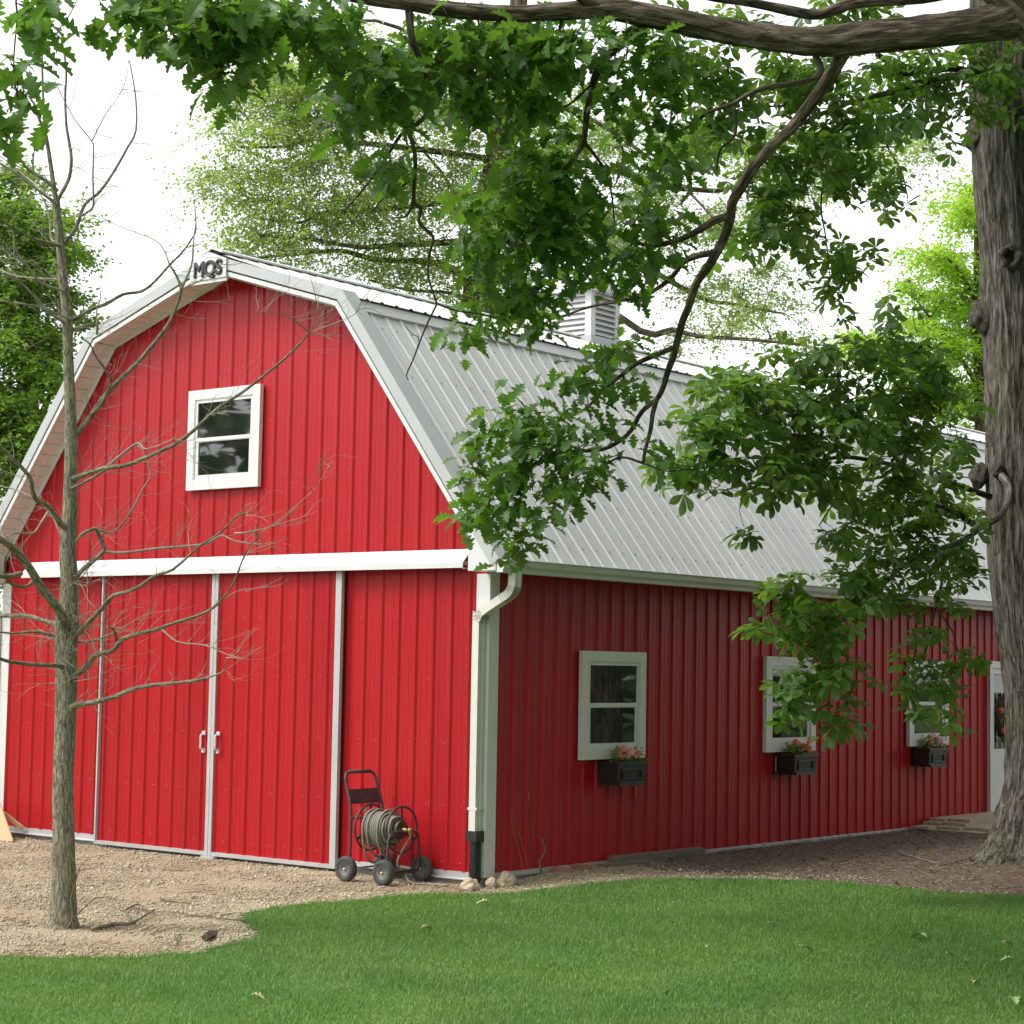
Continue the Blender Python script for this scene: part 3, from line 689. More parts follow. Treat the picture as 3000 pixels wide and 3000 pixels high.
# --- white service door behind the trunk
mb = MB(); y0, y1 = 10.94, 11.98
for a, b, c, d in ((y0, y0+.085, .09, 2.18), (y1-.085, y1, .09, 2.18), (y0+.086, y1-.086, 2.08, 2.179)): mb.box(.024, .075, a, b, c, d)
dr = mb.build('service_door', M['vinyl'], barn)
mb = MB(); a, b = y0+.087, y1-.087
for p_, q_, c, d in ((a, a+.07, .10, 2.078), (b-.07, b, .10, 2.078), (a+.071, b-.071, 2.0, 2.077), (a+.071, b-.071, .10, .96)): mb.box(.024, .058, p_, q_, c, d)
mb.build('door_leaf', M['vinyl'], dr)
MB().box(.030, .036, a+.072, b-.072, .961, 1.999).build('pane', M['glass'], dr)
MB().box(.0365, .040, a+.074, b-.074, 1.74, 1.998).build('blind', M['blind'], dr)
mb = MB()
for q in (a+.20, a+.36, a+.52, a+.68): mb.box(.0365, .042, q-.008, q+.008, .963, 1.739)
mb.build('glazing_bar', M['vinyl'], dr)
MB().tube([(.06, b-.05, 1.04), (.10, b-.05, 1.04), (.10, b-.14, 1.04)], .011, 8).build('handle', M['flash'], dr)
# --- cupola
CY = 6.52; CX = XC; hw = .33
mb = MB().box(CX-hw-.02, CX+hw+.02, CY-hw-.02, CY+hw+.02, 6.15, 6.392); cup = mb.build('cupola', M['rake'], barn)
for sx in (-1, 1):
    for sy in (-1, 1): MB().box(CX+sx*hw-.05*sx-.05, CX+sx*hw-.05*sx+.05, CY+sy*hw-.05*sy-.05, CY+sy*hw-.05*sy+.05, 6.393, 6.99).build('corner_post', M['white'], cup)
MB().box(CX-hw+.06, CX+hw-.06, CY-hw+.06, CY+hw-.06, 6.393, 6.98).build('core', M['flash'], cup)
for zz in np.arange(6.415, 6.95, .074):
    for ax in range(4):
        mb = MB(); L = hw-.102
        if ax < 2:
            s_ = -1 if ax == 0 else 1
            mb.extrude([(CX-L, CY+s_*(hw-.055), zz+.062), (CX-L, CY+s_*(hw-.002), zz), (CX-L, CY+s_*(hw-.002), zz+.012), (CX-L, CY+s_*(hw-.055), zz+.070)], (2*L, 0, 0))
        else:
            s_ = -1 if ax == 2 else 1
            mb.extrude([(CX+s_*(hw-.055), CY-L, zz+.062), (CX+s_*(hw-.002), CY-L, zz), (CX+s_*(hw-.002), CY-L, zz+.012), (CX+s_*(hw-.055), CY-L, zz+.070)], (0, 2*L, 0))
        mb.build('louver_slat', M['white'], cup)
h2 = hw+.10
mb = MB().box(CX-h2, CX+h2, CY-h2, CY+h2, 6.992, 7.04); mb.build('cornice', M['white'], cup)
mb = MB().add([(CX-h2, CY-h2, 7.042), (CX+h2, CY-h2, 7.042), (CX+h2, CY+h2, 7.042), (CX-h2, CY+h2, 7.042), (CX, CY, 7.42)], [(0, 1, 4), (1, 2, 4), (2, 3, 4), (3, 0, 4), (3, 2, 1, 0)]); mb.build('cupola_roof', M['roof'], cup)
# --- downspouts
def downspout(path, zcut, side):
    pth = smooth_path(path, 6)

    mb = MB(); P = [Vector(p) for p in pth]; k = len(P)
    w, t = .052, .040; vs = []; at_ = []
    T = [(P[min(i+1, k-1)]-P[max(i-1, 0)]).normalized() for i in range(k)]
    ux = Vector((T[k//2].x, T[k//2].y, 0)); ux = ux.normalized() if ux.length > .05 else Vector((1, 0, 0))
    sidev = ux.cross(Vector((0, 0, 1))).normalized(); n = 0; prof = [(-1, -1), (-.4, -1), (-.35, -.85), (.35, -.85), (.4, -1), (1, -1), (1, 1), (.4, 1), (.35, .85), (-.35, .85), (-.4, 1), (-1, 1)]
    for i in range(k):
        fwd = sidev.cross(T[i]).normalized()
        for a, b in prof: vs.append(P[i]+sidev*(w*a)+fwd*(t*b))
    m = len(prof); fs = [(i*m+j, i*m+(j+1) % m, (i+1)*m+(j+1) % m, (i+1)*m+j) for i in range(k-1) for j in range(m)]+[tuple(range(m))[::-1], tuple(range((k-1)*m, k*m))]
    mb.add(vs, fs); d = mb.build('downspout', M['cream'], barn)
    # crimp rings round the elbows, crease shade painted in as a darker tone
    for (i0, i1) in ((11, 22), (31, 42)):
        for i in range(i0, min(i1, k)):
            mb = MB(); fwd = sidev.cross(T[i]).normalized(); c = P[i]; vs = []
            for dd in (-.003, .003):
                for a, b in ((-1, -1), (1, -1), (1, 1), (-1, 1)): vs.append(c+T[i]*dd+sidev*((w+.0035)*a)+fwd*((t+.0035)*b))
            mb.add(vs, [(0, 1, 5, 4), (1, 2, 6, 5), (2, 3, 7, 6), (3, 0, 4, 7), (3, 2, 1, 0), (4, 5, 6, 7)]); mb.build('elbow_crimp', M['crease_shade'], d)
    x, y, z = path[-1]
    for zz in (zcut+.22,):
        mb = MB().box(x-.058, x+.058, y-.055, y+.055, zz-.012, zz+.012); mb.build('pipe_strap', M['cream'], d)
    # black adapter and corrugated drain pipe
    mb = MB(); zb = zcut
    mb.box(x-.064, x+.064, y-.058, y+.058, zb-.085, zb+.012); mb.build('drain_adapter', M['black_plastic'], d)
    pr = [(.0, zb-.088)]; zq = zb-.088
    while zq > -.16:
        pr += [(.058, zq), (.058, zq-.012), (.049, zq-.014), (.049, zq-.019)]; zq -= .021
    MB().lathe(pr, 20, 'z', (x+.005*side, y, 0)).build('drain_pipe', M['black_plastic'], d)
downspout([(.39, -.10, 2.89), (.39, -.10, 2.79), (.38, -.10, 2.72), (.33, -.10, 2.655), (.18, -.10, 2.575), (.03, -.098, 2.495), (-.028, -.097, 2.42), (-.044, -.095, 2.32), (-.045, -.094, .36)], .40, 1)
downspout([(-W-.39, -.10, 2.89), (-W-.39, -.10, 2.79), (-W-.38, -.095, 2.72), (-W-.34, -.08, 2.655), (-W-.24, -.05, 2.575), (-W-.14, -.02, 2.495), (-W-.10, -.02, 2.42), (-W-.085, -.022, 2.32), (-W-.08, -.022, .36)], .40, -1)

# ================================================================== HOSE REEL CART
G0 = -.118
cart = thing('hose_reel_cart', 'dark grey four-wheeled hose reel cart parked against the red wall', 'hose cart', (-.94, -.37, G0))
L2, WH, WR = .25, .235, .122
mb = MB()
for y in (-.225, .225):
    mb.tube(smooth_path([(-.25, y, .14), (-.25, y, .45), (-.25, y, .66), (-.275, y*.99, .78), (-.33, y*.96, .93), (-.352, y*.92, 1.0), (-.360, y*.70, 1.035), (-.362, 0, 1.04)], 4), .0145, 8)
hf = mb.build('rear_frame', M['cart'], cart, smooth=True)
mb = MB().tube([(-.362, -.15, 1.04), (-.362, .15, 1.04)], .019, 10); mb.build('handle_grip', M['tyre'], cart, smooth=True)
MB().extrude([(-.268, -.225, .735), (-.268, .225, .735), (-.315, .218, .875), (-.315, -.218, .875)], (.006, 0, .002)).build('handle_plate', M['cart'], cart)
mb = MB().tube(smooth_path([(.235, -.225, .10), (.235, -.222, .35), (.235, -.205, .445), (.235, -.14, .492), (.235, 0, .50), (.235, .14, .492), (.235, .205, .445), (.235, .222, .35), (.235, .222, .16), (.232, .17, .105), (.23, 0, .10), (.23, -.20, .10)], 4), .0145, 8)
mb.build('front_hoop', M['cart'], cart, smooth=True)
mb = MB()
for y in (-.13, .13): mb.tube([(-.25, y, .125), (.235, y, .115)], .012, 6)
for x in (-.25, .235): mb.tube([(x, -.235, .122), (x, .235, .122)], .009, 6)
mb.tube([(.03, .03, .12), (.20, -.19, .33)], .011, 6); mb.tube([(-.25, -.225, .60), (-.25, .225, .60)], .010, 6)
mb.build('chassis', M['cart'], cart, smooth=True)
tyre0 = rim0 = None
for x in (-.25, .235):
    for y in (-.275, .275):
        s = 1 if y > 0 else -1
        if tyre0 is None:
            pr = [(.070, -.030), (.085, -.038), (.105, -.040), (.117, -.030), (WR, -.014), (WR, .014), (.117, .030), (.105, .040), (.085, .038), (.070, .030)]
            w0 = MB().lathe([(.001, -.018), (.030, -.022), (.032, -.026), (.066, -.026), (.0715, -.031), (.0715, .031), (.066, .026), (.032, .026), (.030, .022), (.001, .018)], 24, 'y').build('wheel', M['rim'], cart, smooth=True)
            t = MB().lathe(pr+[pr[0]], 28, 'y').build('tyre', M['tyre'], w0, smooth=True)
            h = MB().lathe([(.001, -.040), (.010, -.040), (.012, -.022), (.012, .022), (.010, .040), (.001, .040)], 10, 'y').build('hub', M['flash'], w0, smooth=True)
            w = w0
        else:
            w = w0.copy(); COL.objects.link(w)
            for c in (t, h): q = c.copy(); COL.objects.link(q); q.parent = w
        w.location = (x, y, WR); w.rotation_euler = (0, rnd.uniform(0, 6), 0)
reel_z = .51
def ring_pts(x, r, n=32): return [(x, r*math.cos(2*math.pi*i/n), reel_z+r*math.sin(2*math.pi*i/n)) for i in range(n+1)]
for x in (-.20, .205):
    rg = MB().tube(ring_pts(x, .222), .0115, 8, caps=False).build('reel_ring', M['cart'], cart, smooth=True)
    for k in range(3):
        a = math.pi/2+k*2*math.pi/3
        MB().beam((x, .05*math.cos(a), reel_z+.05*math.sin(a)), (x, .218*math.cos(a), reel_z+.218*math.sin(a)), .030, .005, (1, 0, 0)).build('spoke', M['cart'], rg)
MB().lathe([(.001, -.21), (.085, -.21), (.085, .215), (.001, .215)], 24, 'x', (0, 0, reel_z)).build('reel_drum', M['cart'], cart)
MB().tube([(-.25, 0, reel_z), (.26, 0, reel_z)], .014, 8).build('axle', M['cart'], cart, smooth=True)
mb = MB().tube([(-.25, .0, reel_z), (-.29, .0, reel_z), (-.29, .05, reel_z+.17), (-.37, .05, reel_z+.17)], .010, 8); mb.build('crank', M['cart'], cart, smooth=True)
mb = MB().lathe([(.001, .215), (.022, .215), (.022, .25), (.016, .255), (.016, .30), (.024, .30), (.024, .33), (.001, .33)], 14, 'x', (0, 0, reel_z)); mb.tube(smooth_path([(.30, 0, reel_z), (.31, .01, reel_z-.06), (.27, .02, reel_z-.10)], 4), .011, 8)
mb.build('swivel', M['brass'], cart, smooth=True)
# hose wound on the reel
hp = []
def coil(r, x0, x1, turns, ph):
    n = int(turns*22)
    for i in range(n+1):
        t = i/n; a = ph+2*math.pi*turns*t; rr = r+.006*math.sin(3*a+ph)
        hp.append((x0+(x1-x0)*t+.004*math.sin(5*a), rr*math.cos(a), reel_z+rr*math.sin(a)-.012*(r > .14)))
coil(.098, -.185, .17, 15, 0); coil(.121, .16, -.18, 14, .7); coil(.144, -.175, .10, 11, 0); coil(.165, .07, -.16, 8.5, 1.1)
hs_obj = thing('garden_hose', 'dusty olive garden hose wound round the reel of the cart', 'hose', (-.94, -.37, G0))
MB().tube(hp, .0125, 6).build('coil', M['hose'], hs_obj, smooth=True)
for x, dr_, sw in ((-.17, .16, .03), (-.10, .10, .02), (.02, .09, .03)):
    lp = [(x+sw*math.sin(a/2), .178*math.cos(a), reel_z+.178*math.sin(a)-max(0, -math.sin(a))*dr_) for a in np.linspace(.4, 2*math.pi+.3, 26)]
    MB().tube(lp, .0125, 6).build('loose_loop', M['hose'], hs_obj, smooth=True)
MB().tube(smooth_path([(.27, .02, reel_z-.10), (.18, -.02, .20), (.23, .03, .10), (.33, .0, .02), (.50, .05, .012), (.72, .12, .012)], 5), .0115, 6).build('lead_end', M['hose'], hs_obj, smooth=True)
MB().tube(smooth_path([(-.23, -.05, reel_z+.17), (-.235, -.03, reel_z+.06), (-.22, -.01, reel_z-.02), (-.19, .03, reel_z-.01)], 5), .007, 6).build('whip_end', M['rope'], hs_obj, smooth=True)

# ================================================================== WINDOW BOXES AND FLOWERS
PB = [(1.78, 'black planter box with moulded panels under the window nearest the corner downspout', 'bushy begonia with coral pink flowers in the planter nearest the downspout', ['pink']*9, 'pale'),
      (5.30, 'black planter box with a white end strip under the middle side window', 'geranium with scarlet flowers in the planter under the middle side window', ['scarlet']*7, 'g'),
      (8.70, 'black planter box under the window nearest the white door', 'mixed pink and white flowers in the planter nearest the white door', ['magenta']*4+['petal_white']*4+['scarlet']*2, 'g')]
for y0, lab, flab, cols, _ in PB:
    y1 = y0+.52; z0, z1 = .79, 1.025
    p = thing('planter_box', lab, 'planter', (.025, y0, z0), 'planter boxes under the side windows')
    og = (.025, y0, z0)
    mb = MB(); xa, xb = .026, .275; i_ = .018
    v = [(xa, y0+i_, z0), (xb-i_, y0+i_, z0), (xb-i_, y1-i_, z0), (xa, y1-i_, z0), (xa, y0, z1-.03), (xb, y0, z1-.03), (xb, y1, z1-.03), (xa, y1, z1-.03)]
    mb.add(v, [(0, 3, 2, 1), (0, 1, 5, 4), (1, 2, 6, 5), (2, 3, 7, 6), (3, 0, 4, 7)]); mb.build('body', M['planter'], p, og)
    mb = MB(); o_ = .012
    mb.box(xa, xb+o_, y0-o_, y0+.012, z1-.029, z1); mb.box(xa, xb+o_, y1-.012, y1+o_, z1-.029, z1); mb.box(xb-.012, xb+o_, y0+.013, y1-.013, z1-.029, z1-.0005); mb.build('rim', M['planter'], p, og)
    mb = MB(); a, b, c, d = y0+.09, y1-.09, z0+.055, z1-.07; X = xb-.002
    for q in ((a, b, c, c+.014), (a, b, d-.014, d), (a, a+.014, c+.015, d-.015), (b-.014, b, c+.015, d-.015)): mb.box(X-.02, X+.008, *q)
    mb.build('panel_moulding', M['planter'], p, og)
    MB().box(xb-.03, xb+.006, y0+.03, y1-.03, z0-.006, z0+.03).build('base_band', M['planter'], p, og)
    MB().box(xa+.005, xb-.014, y0+.014, y1-.014, z1-.05, z1-.012).build('potting_soil', M['soil'], p, og)
    if _ == 'g' and y0 < 6: MB().box(xa-.003, xa+.006, y0-.012, y0-.002, z0+.03, z0+.2).build('bracket', M['white'], p, og)
    fl = thing('flowering_plant', flab, 'flowers', (.15, y0+.26, z1), 'flowering plants in the window boxes'); fo = (.15, y0+.26, z1)
    n = 150; O = np.stack([NR.uniform(xa+.02, xb, n), NR.uniform(y0+.06, y1+.02, n), np.zeros(n)], 1)
    O[:, 2] = z1-.03+NR.uniform(0, 1, n)**1.2*(.12+.08*vnoise(O[:, 1], O[:, 0], 9, 3)); d = unit(n); d[:, 2] = np.abs(d[:, 2])*.5
    A, B, Cc = frames(d, np.tile(np.array([0, 0, 1.]), (n, 1)))
    T = np.array([(0, 0, 0), (.5, .33, .06), (1, 0, 0), (.5, -.33, .06)]); V, F = inst(T, [(0, 1, 2), (0, 2, 3)], O, A, B, Cc, NR.uniform(.05, .09, n))
    fast('foliage', V, F, M['maple_leaf'], fl, 'stuff', org=fo)
    for i, cname in enumerate(cols):
        yy = y0+(.16 if _ == 'pale' else .22)+.32*rnd.random(); zz = z1+.05+.11*rnd.random(); xx = rnd.uniform(.10, .28); mb = MB()
        for k in range(11):
            c = Vector((xx+rnd.gauss(0, .014), yy+rnd.gauss(0, .014), zz+rnd.gauss(0, .010))); s = .024
            a0 = rnd.random()*6
            for q in range(5):
                a = a0+q*1.257; e1 = Vector((.3*math.cos(a)+.2, math.cos(a), math.sin(a)))*s; e2 = Vector((.25, math.cos(a+.6), math.sin(a+.6)))*s*1.1
                mb.add([c, c+e1, c+e1*.7+e2*.7, c+e2], [(0, 1, 2, 3)])
        mb.build('blossom', M[cname], fl, fo)
# ---- wreath on the service door
wr = thing('door_wreath', 'brown vine wreath with red and green baubles hung on the white door', 'wreath', (.06, 11.42, 1.42)); wo_ = (.06, 11.42, 1.42)
mb = MB()
for k in range(26):
    r = .25+rnd.gauss(0, .035); ph = rnd.random()*6; pts = [(.075+.03*math.sin(2*a+ph), 11.42+(r+.03*math.sin(3*a+ph))*math.cos(a), 1.42+(r+.03*math.cos(2*a+ph))*math.sin(a)) for a in np.linspace(ph, ph+5, 16)]
    mb.tube(pts, .006, 4)
mb.build('vine_ring', M['wreath'], wr, wo_)
for (y, z, mt) in ((11.27, 1.22, 'scarlet'), (11.36, 1.16, 'scarlet'), (11.30, 1.08, 'maple_leaf'), (11.55, 1.2, 'scarlet'), (11.2, 1.5, 'scarlet')):
    MB().lathe([(.001, -.04)]+[(.04*math.sin(t), -.04*math.cos(t)) for t in np.linspace(.3, 2.84, 7)]+[(.001, .04)], 12, 'z', (.11, y, z)).build('bauble', M[mt], wr, wo_, smooth=True)

# ================================================================== TIMBER, BRICKS, STONES, STICKS
stp = thing('plank_steps', 'low steps of stacked weathered planks below the white door', 'steps', (.5, 10.8, -.05)); so = (.5, 10.8, -.05)
for (x0, x1, y0_, y1_, z0, z1) in ((.06, .98, 8.72, 12.2, -.055, -.012), (.06, .30, 8.62, 12.2, -.0115, .027), (.31, .62, 8.85, 12.2, -.0115, .027), (.63, .95, 9.0, 12.2, -.0115, .028),
                                   (.05, .28, 8.95, 12.2, .0285, .066), (.29, .60, 9.05, 12.2, .0285, .067), (.05, .27, 9.15, 12.2, .0675, .105), (.28, .575, 9.25, 12.2, .0675, .106)):
    MB().box(x0, x1, y0_+rnd.uniform(-.02, .02), y1_, z0, z1).build('plank', M['plank'], stp, so)
def lone(name, mb, mat, label, cat, group=None, org=(0, 0, 0), smooth=False):
    return tag(mb.build(name, mat, None, org, smooth), label, cat, group)
tm = MB().box(.03, .17, 1.98, 3.6, -.05, .05); lone('landscape_timber', tm, M['timber'], 'long mossy landscape timber lying against the base of the dark red wall', 'timber', None, (.1, 2.7, -.05))
tm = MB().beam((.14, 1.70, -.03), (.25, 2.35, -.028), .12, .05); lone('landscape_timber', tm, M['timber'], 'short flat grey timber end beside the long mossy one', 'timber', None, (.15, 1.8, -.05))
def brick(loc, rot, name, lab):
    b = MB().box(-.10, .10, -.047, .047, -.028, .028).build('brick', M['brick']); b.location = loc; b.rotation_euler = (rnd.uniform(-.06, .06), rnd.uniform(-.06, .06), rot)
    bm = bmesh.new(); bm.from_mesh(b.data); bmesh.ops.bevel(bm, geom=bm.edges[:], offset=.004, segments=1, affect='EDGES'); bm.to_mesh(b.data); bm.free()
    tag(b, lab, 'brick', 'old bricks at the foot of the side wall')
brick((.13, 1.06, -.030), .55, '', 'old brick lying flat at the foot of the wall, nearer the downspout')
brick((.16, 1.34, -.012), 1.25, '', 'tilted old brick beside the bare sapling by the wall')
def rock(p, sx, sy, sz, seed, lab):
    bm = bmesh.new(); bmesh.ops.create_icosphere(bm, subdivisions=3, radius=1)
    for v in bm.verts:
        n = noise.noise(v.co*1.3+Vector((seed, 0, 0)))*.35+noise.noise(v.co*3.1+Vector((0, seed, 0)))*.12
        v.co = v.co*(1+n); v.co.z = max(v.co.z, -.5); v.co = Vector((v.co.x*sx, v.co.y*sy, v.co.z*sz))
    me = bpy.data.meshes.new('rock'); bm.to_mesh(me); bm.free(); me.materials.append(M['stone'])
    o = link('rock', me, None, p); o.rotation_euler = (0, 0, seed); tag(o, lab, 'rock', 'sandstone rocks by the downspout')
rock((.05, -.27, -.085), .09, .075, .075, 1.3, 'large pinkish sandstone rock under the black drain pipe')
rock((.09, .00, -.085), .055, .055, .065, 4.1, 'smallest rounded rock, between its two neighbours at the barn corner')
rock((.13, .16, -.075), .10, .07, .095, 7.7, 'yellowish upright rock against the corner of the side wall')
# boards at the far end of the gable
bp = [ony(*q) for q in ((-70, 2345, -.24), (1, 2350, -.24), (39, 2461, -.46), (-70, 2455, -.46))]; bo_ = tuple(bp[2])
bd = MB().extrude([tuple(p) for p in bp], (.014, -.02, -.012)).build('leaning_board', M['ply'], None, bo_)
tag(bd, 'raw plywood board leaning on the gable where the barn meets the photo edge', 'board')
e1, e2 = ony(66, 2426, -.075), ony(8, 2381, -.20)
lone('wooden_stake', MB().beam(e2, e1, .045, .045), M['ply'], 'square pale wooden stake lying slanted beside the plywood board', 'stake', None, tuple(e1))
def px_path(pts, z=None, lift=.012, d=None):
    out = []
    for q in pts:
        p = gnd(q[0], q[1]) if len(q) == 2 else at(*q)
        if len(q) == 2: p = np.array([p[0], p[1], gh(p[0], p[1])+lift])
        out.append(p)
    return smooth_path(out, 3)
def stick(paths, lab, mat='bark_bare', name='fallen_branch', group=None, cat='branch'):
    mb = MB()
    for pts, r0, r1, lift in paths:
        P = px_path(pts, lift=lift); mb.tube(P, list(np.linspace(r0, r1, len(P))), 6)
    o = tuple(P[0]); lone(name, mb, M[mat], lab, cat, group, o, True)
stick([([(269, 2733), (336, 2719), (383, 2717), (414, 2699), (452, 2676)], .019, .006, .03), ([(362, 2679), (398, 2661), (414, 2664), (430, 2680)], .009, .005, .03), ([(383, 2717), (375, 2700), (362, 2679)], .008, .006, .04)],
      'thick forked dead branch lying on the gravel right of the bare trunk')
stick([([(470, 2640), (500, 2648), (560, 2654)], .010, .004, .02)], 'thin straight twig lying alone on the gravel below the white door seam')
stick([([(540, 2690), (600, 2692), (680, 2702), (745, 2705)], .007, .004, .02)], 'long pale twig lying across the gravel towards the lawn tip')
stick([([(515, 2780), (520, 2752), (530, 2742)], .006, .004, .02)], 'short curved pale twig lying near the lawn edge on the gravel')
stick([([(2630, 2525), (2690, 2543), (2760, 2560), (2820, 2548), (2860, 2530)], .012, .006, .02)], 'thin crooked root-like branch lying on the mulch before the big trunk')
lone('bark_piece', MB().extrude([tuple(gnd(590, 2758)+[0, 0, .02]), tuple(gnd(612, 2748)+[0, 0, .04]), tuple(gnd(637, 2745)+[0, 0, .03]), tuple(gnd(634, 2752)+[0, 0, .02]), tuple(gnd(606, 2763)+[0, 0, .01])], (0, 0, .018)), M['bark_dark'], 'flat dark brown piece of bark on the gravel near the lawn tip', 'bark', None, tuple(gnd(610, 2755)))
# upright twig stuck by the bare trunk
d0 = 15.25
mb = MB()
for pts, r0, r1 in (([(172, 2753), (212, 2695), (208, 2637), (222, 2580), (224, 2560)], .010, .004), ([(222, 2580), (235, 2540), (255, 2518)], .005, .002), ([(212, 2695), (259, 2647), (290, 2629), (331, 2631)], .006, .002), ([(212, 2695), (240, 2690), (258, 2698)], .005, .002)):
    P = smooth_path([at(x, y, d0) for x, y in pts], 3); mb.tube(P, list(np.linspace(r0, r1, len(P))), 5)
lone('fallen_twig', mb, M['bark_bare'], 'pale forked twig standing up against the foot of the bare trunk', 'twig', None, tuple(at(172, 2753, d0)), True)
# sapling and weed stems by the side wall
sp = thing('bare_sapling', 'bare crooked sapling growing beside the bricks at the dark red wall', 'sapling', (.17, 1.45, -.04)); sg = (.17, 1.45, -.04)
mb = MB()
for pts, r0, r1 in (([(1586, 2556), (1580, 2525), (1594, 2501), (1597, 2485), (1588, 2466)], .011, .006), ([(1588, 2466), (1582, 2455), (1566, 2438), (1558, 2428)], .006, .002), ([(1588, 2466), (1598, 2450), (1613, 2438)], .005, .002)):
    P = smooth_path([onx(x, y, .17) for x, y in pts], 3); mb.tube(P, list(np.linspace(r0, r1, len(P))), 5)
mb.build('stem', M['bark_bare'], sp, sg, True)
wd = thing('dry_weed', 'two thin dry weed stems leaning by the dark red wall near the corner', 'weed', (.12, 1.1, -.05))
for pts in ([(1533, 2548), (1520, 2490), (1504, 2430), (1494, 2366)], [(1549, 2548), (1535, 2490), (1512, 2410), (1500, 2380)]):
    P = smooth_path([onx(x, y, .12) for x, y in pts], 3); MB().tube(P, list(np.linspace(.0035, .0015, len(P))), 4).build('stem', M['brick'], wd, (.12, 1.1, -.05))

# ================================================================== LEAF SHAPES
def leaf_template(outline, fold=.12, droop=.25):
    n = len(outline); mid = [(x, 0, -droop*x*x) for x, w in outline]; V = list(mid)
    for s in (1, -1):
        V += [(x+(0 if w < .1 else .035), s*w, abs(w)*fold*2-droop*x*x*1.1) for x, w in outline]
    F = []
    for i in range(n-1):
        F += [(i, i+1, n+i+1), (i, n+i+1, n+i), (i+1, i, 2*n+i), (i+1, 2*n+i, 2*n+i+1)]
    return np.array(V), np.array(F)
OAK = leaf_template([(0, .008), (.10, .03), (.20, .15), (.27, .075), (.36, .25), (.41, .23), (.47, .11), (.57, .34), (.63, .31), (.69, .14), (.79, .24), (.86, .11), (.93, .12), (1.0, .01)], .16, .3)
LEAFLET = leaf_template([(0, .01), (.22, .09), (.45, .19), (.68, .245), (.85, .17), (1.0, .01)], .14, .25)
DIA = (np.array([(0, 0, 0), (.45, .30, .05), (1, 0, -.12), (.45, -.30, .05)]), np.array([(0, 1, 2), (0, 2, 3)]))
UPZ = np.array([0, 0, 1.])
def blob_tips(blobs, dens, dd):
    """blobs: px, py, rx, ry, depth (photo px) -> points spread through ellipsoids"""
    out = []
    for b in blobs:
        px, py, rx, ry, d = b[:5]; m = b[5] if len(b) > 5 else 1
        n = max(3, int(round(dens*rx*ry*math.pi/1e4*m)))
        u = unit(n)*(NR.uniform(0, 1, n)**.42)[:, None]
        for a in u: out.append(at(px+a[0]*rx, py+a[1]*ry, d+a[2]*dd))
    return np.array(out)
def leaves_at(tips, per, spread, size, droop, radial=None):
    """leaf transforms in whorls at each tip"""
    n = len(tips)*per; O = np.repeat(tips, per, 0)+NR.normal(0, 1, (n, 3))*np.array(spread)
    d = unit(n); d[:, 2] = d[:, 2]*.55-droop
    up = np.tile(UPZ, (n, 1))+NR.normal(0, .38, (n, 3))
    A, B, Cc = frames(d, up)
    return O, A, B, Cc, NR.uniform(size[0], size[1], n)
def make_foliage(tree, org, T, tr, mat, name, nobj):
    """the nearest nobj leaves in view are separate objects, the rest one mesh"""
    O, A, B, Cc, S = tr; V0, F0 = T
    px, py, d = project(O+A*(S*.5)[:, None]); ins = (px > 10) & (px < 2990) & (py > 10) & (py < 2990)
    score = np.where(ins, S/d, 0); order = np.argsort(-score); ob, rest = order[:nobj], order[nobj:]
    me = bpy.data.meshes.new(name); me.from_pydata([tuple(v) for v in V0], [], [tuple(map(int, f)) for f in F0]); me.materials.append(mat)
    for i in ob:
        o = bpy.data.objects.new(name, me); COL.objects.link(o); o.parent = tree; s = float(S[i]); p = O[i]-np.asarray(org)
        o.matrix_local = Matrix(((A[i][0]*s, B[i][0]*s, Cc[i][0]*s, p[0]), (A[i][1]*s, B[i][1]*s, Cc[i][1]*s, p[1]), (A[i][2]*s, B[i][2]*s, Cc[i][2]*s, p[2]), (0, 0, 0, 1)))
    V, F = inst(V0, F0, O[rest], A[rest], B[rest], Cc[rest], S[rest]); return fast('foliage', V, F, mat, tree, 'stuff', org=org)
def twig_mesh(tips, anchors, r, name, mat, tree, org, maxlen=99):
    """thin twigs from each tip back to the nearest point of the branches"""
    if not len(anchors): return
    A0 = np.array(anchors); V = []; F = []; o = 0
    first = np.array([np.min(((A0-t)**2).sum(1)) for t in tips]); tips = np.asarray(tips)[np.argsort(first)]
    AN = np.concatenate([A0, tips]); m0 = len(A0); EX_ = np.concatenate([np.zeros(m0), np.full(len(tips), 1e9)])
    for q_, t in enumerate(tips):
        dd = np.sqrt(((AN-t)**2).sum(1))+EX_; k = int(np.argmin(dd)); L = dd[k]
        EX_[m0+q_] = .0
        if L < .03 or L > maxlen: continue
        a = AN[k]; m = (a+t)/2+NR.normal(0, .06*L+.004, 3)+np.array([0, 0, .06*L]); P = smooth_path([a, m, t], 3); n = len(P)
        dirn = (t-a)/L; x = np.cross(dirn, UPZ); x /= max(np.linalg.norm(x), 1e-6); y = np.cross(dirn, x)
        for i, p in enumerate(P):
            rr = r*(1.25-.95*i/(n-1))
            V += [p+x*rr, p-x*rr*.5+y*rr*.87, p-x*rr*.5-y*rr*.87]
        for i in range(n-1):
            for j in range(3): F.append((o+i*3+j, o+i*3+(j+1) % 3, o+(i+1)*3+(j+1) % 3, o+(i+1)*3+j))
        o += 3*n
    if not V: return
    ob = fast(name, np.array(V), np.array(F), mat, tree, 'stuff', org=org)
    a = ob.data.attributes.new('bark', 'FLOAT_VECTOR', 'POINT'); a.data.foreach_set('vector', (np.array(V)*1.0).astype(np.float32).ravel())
    return ob
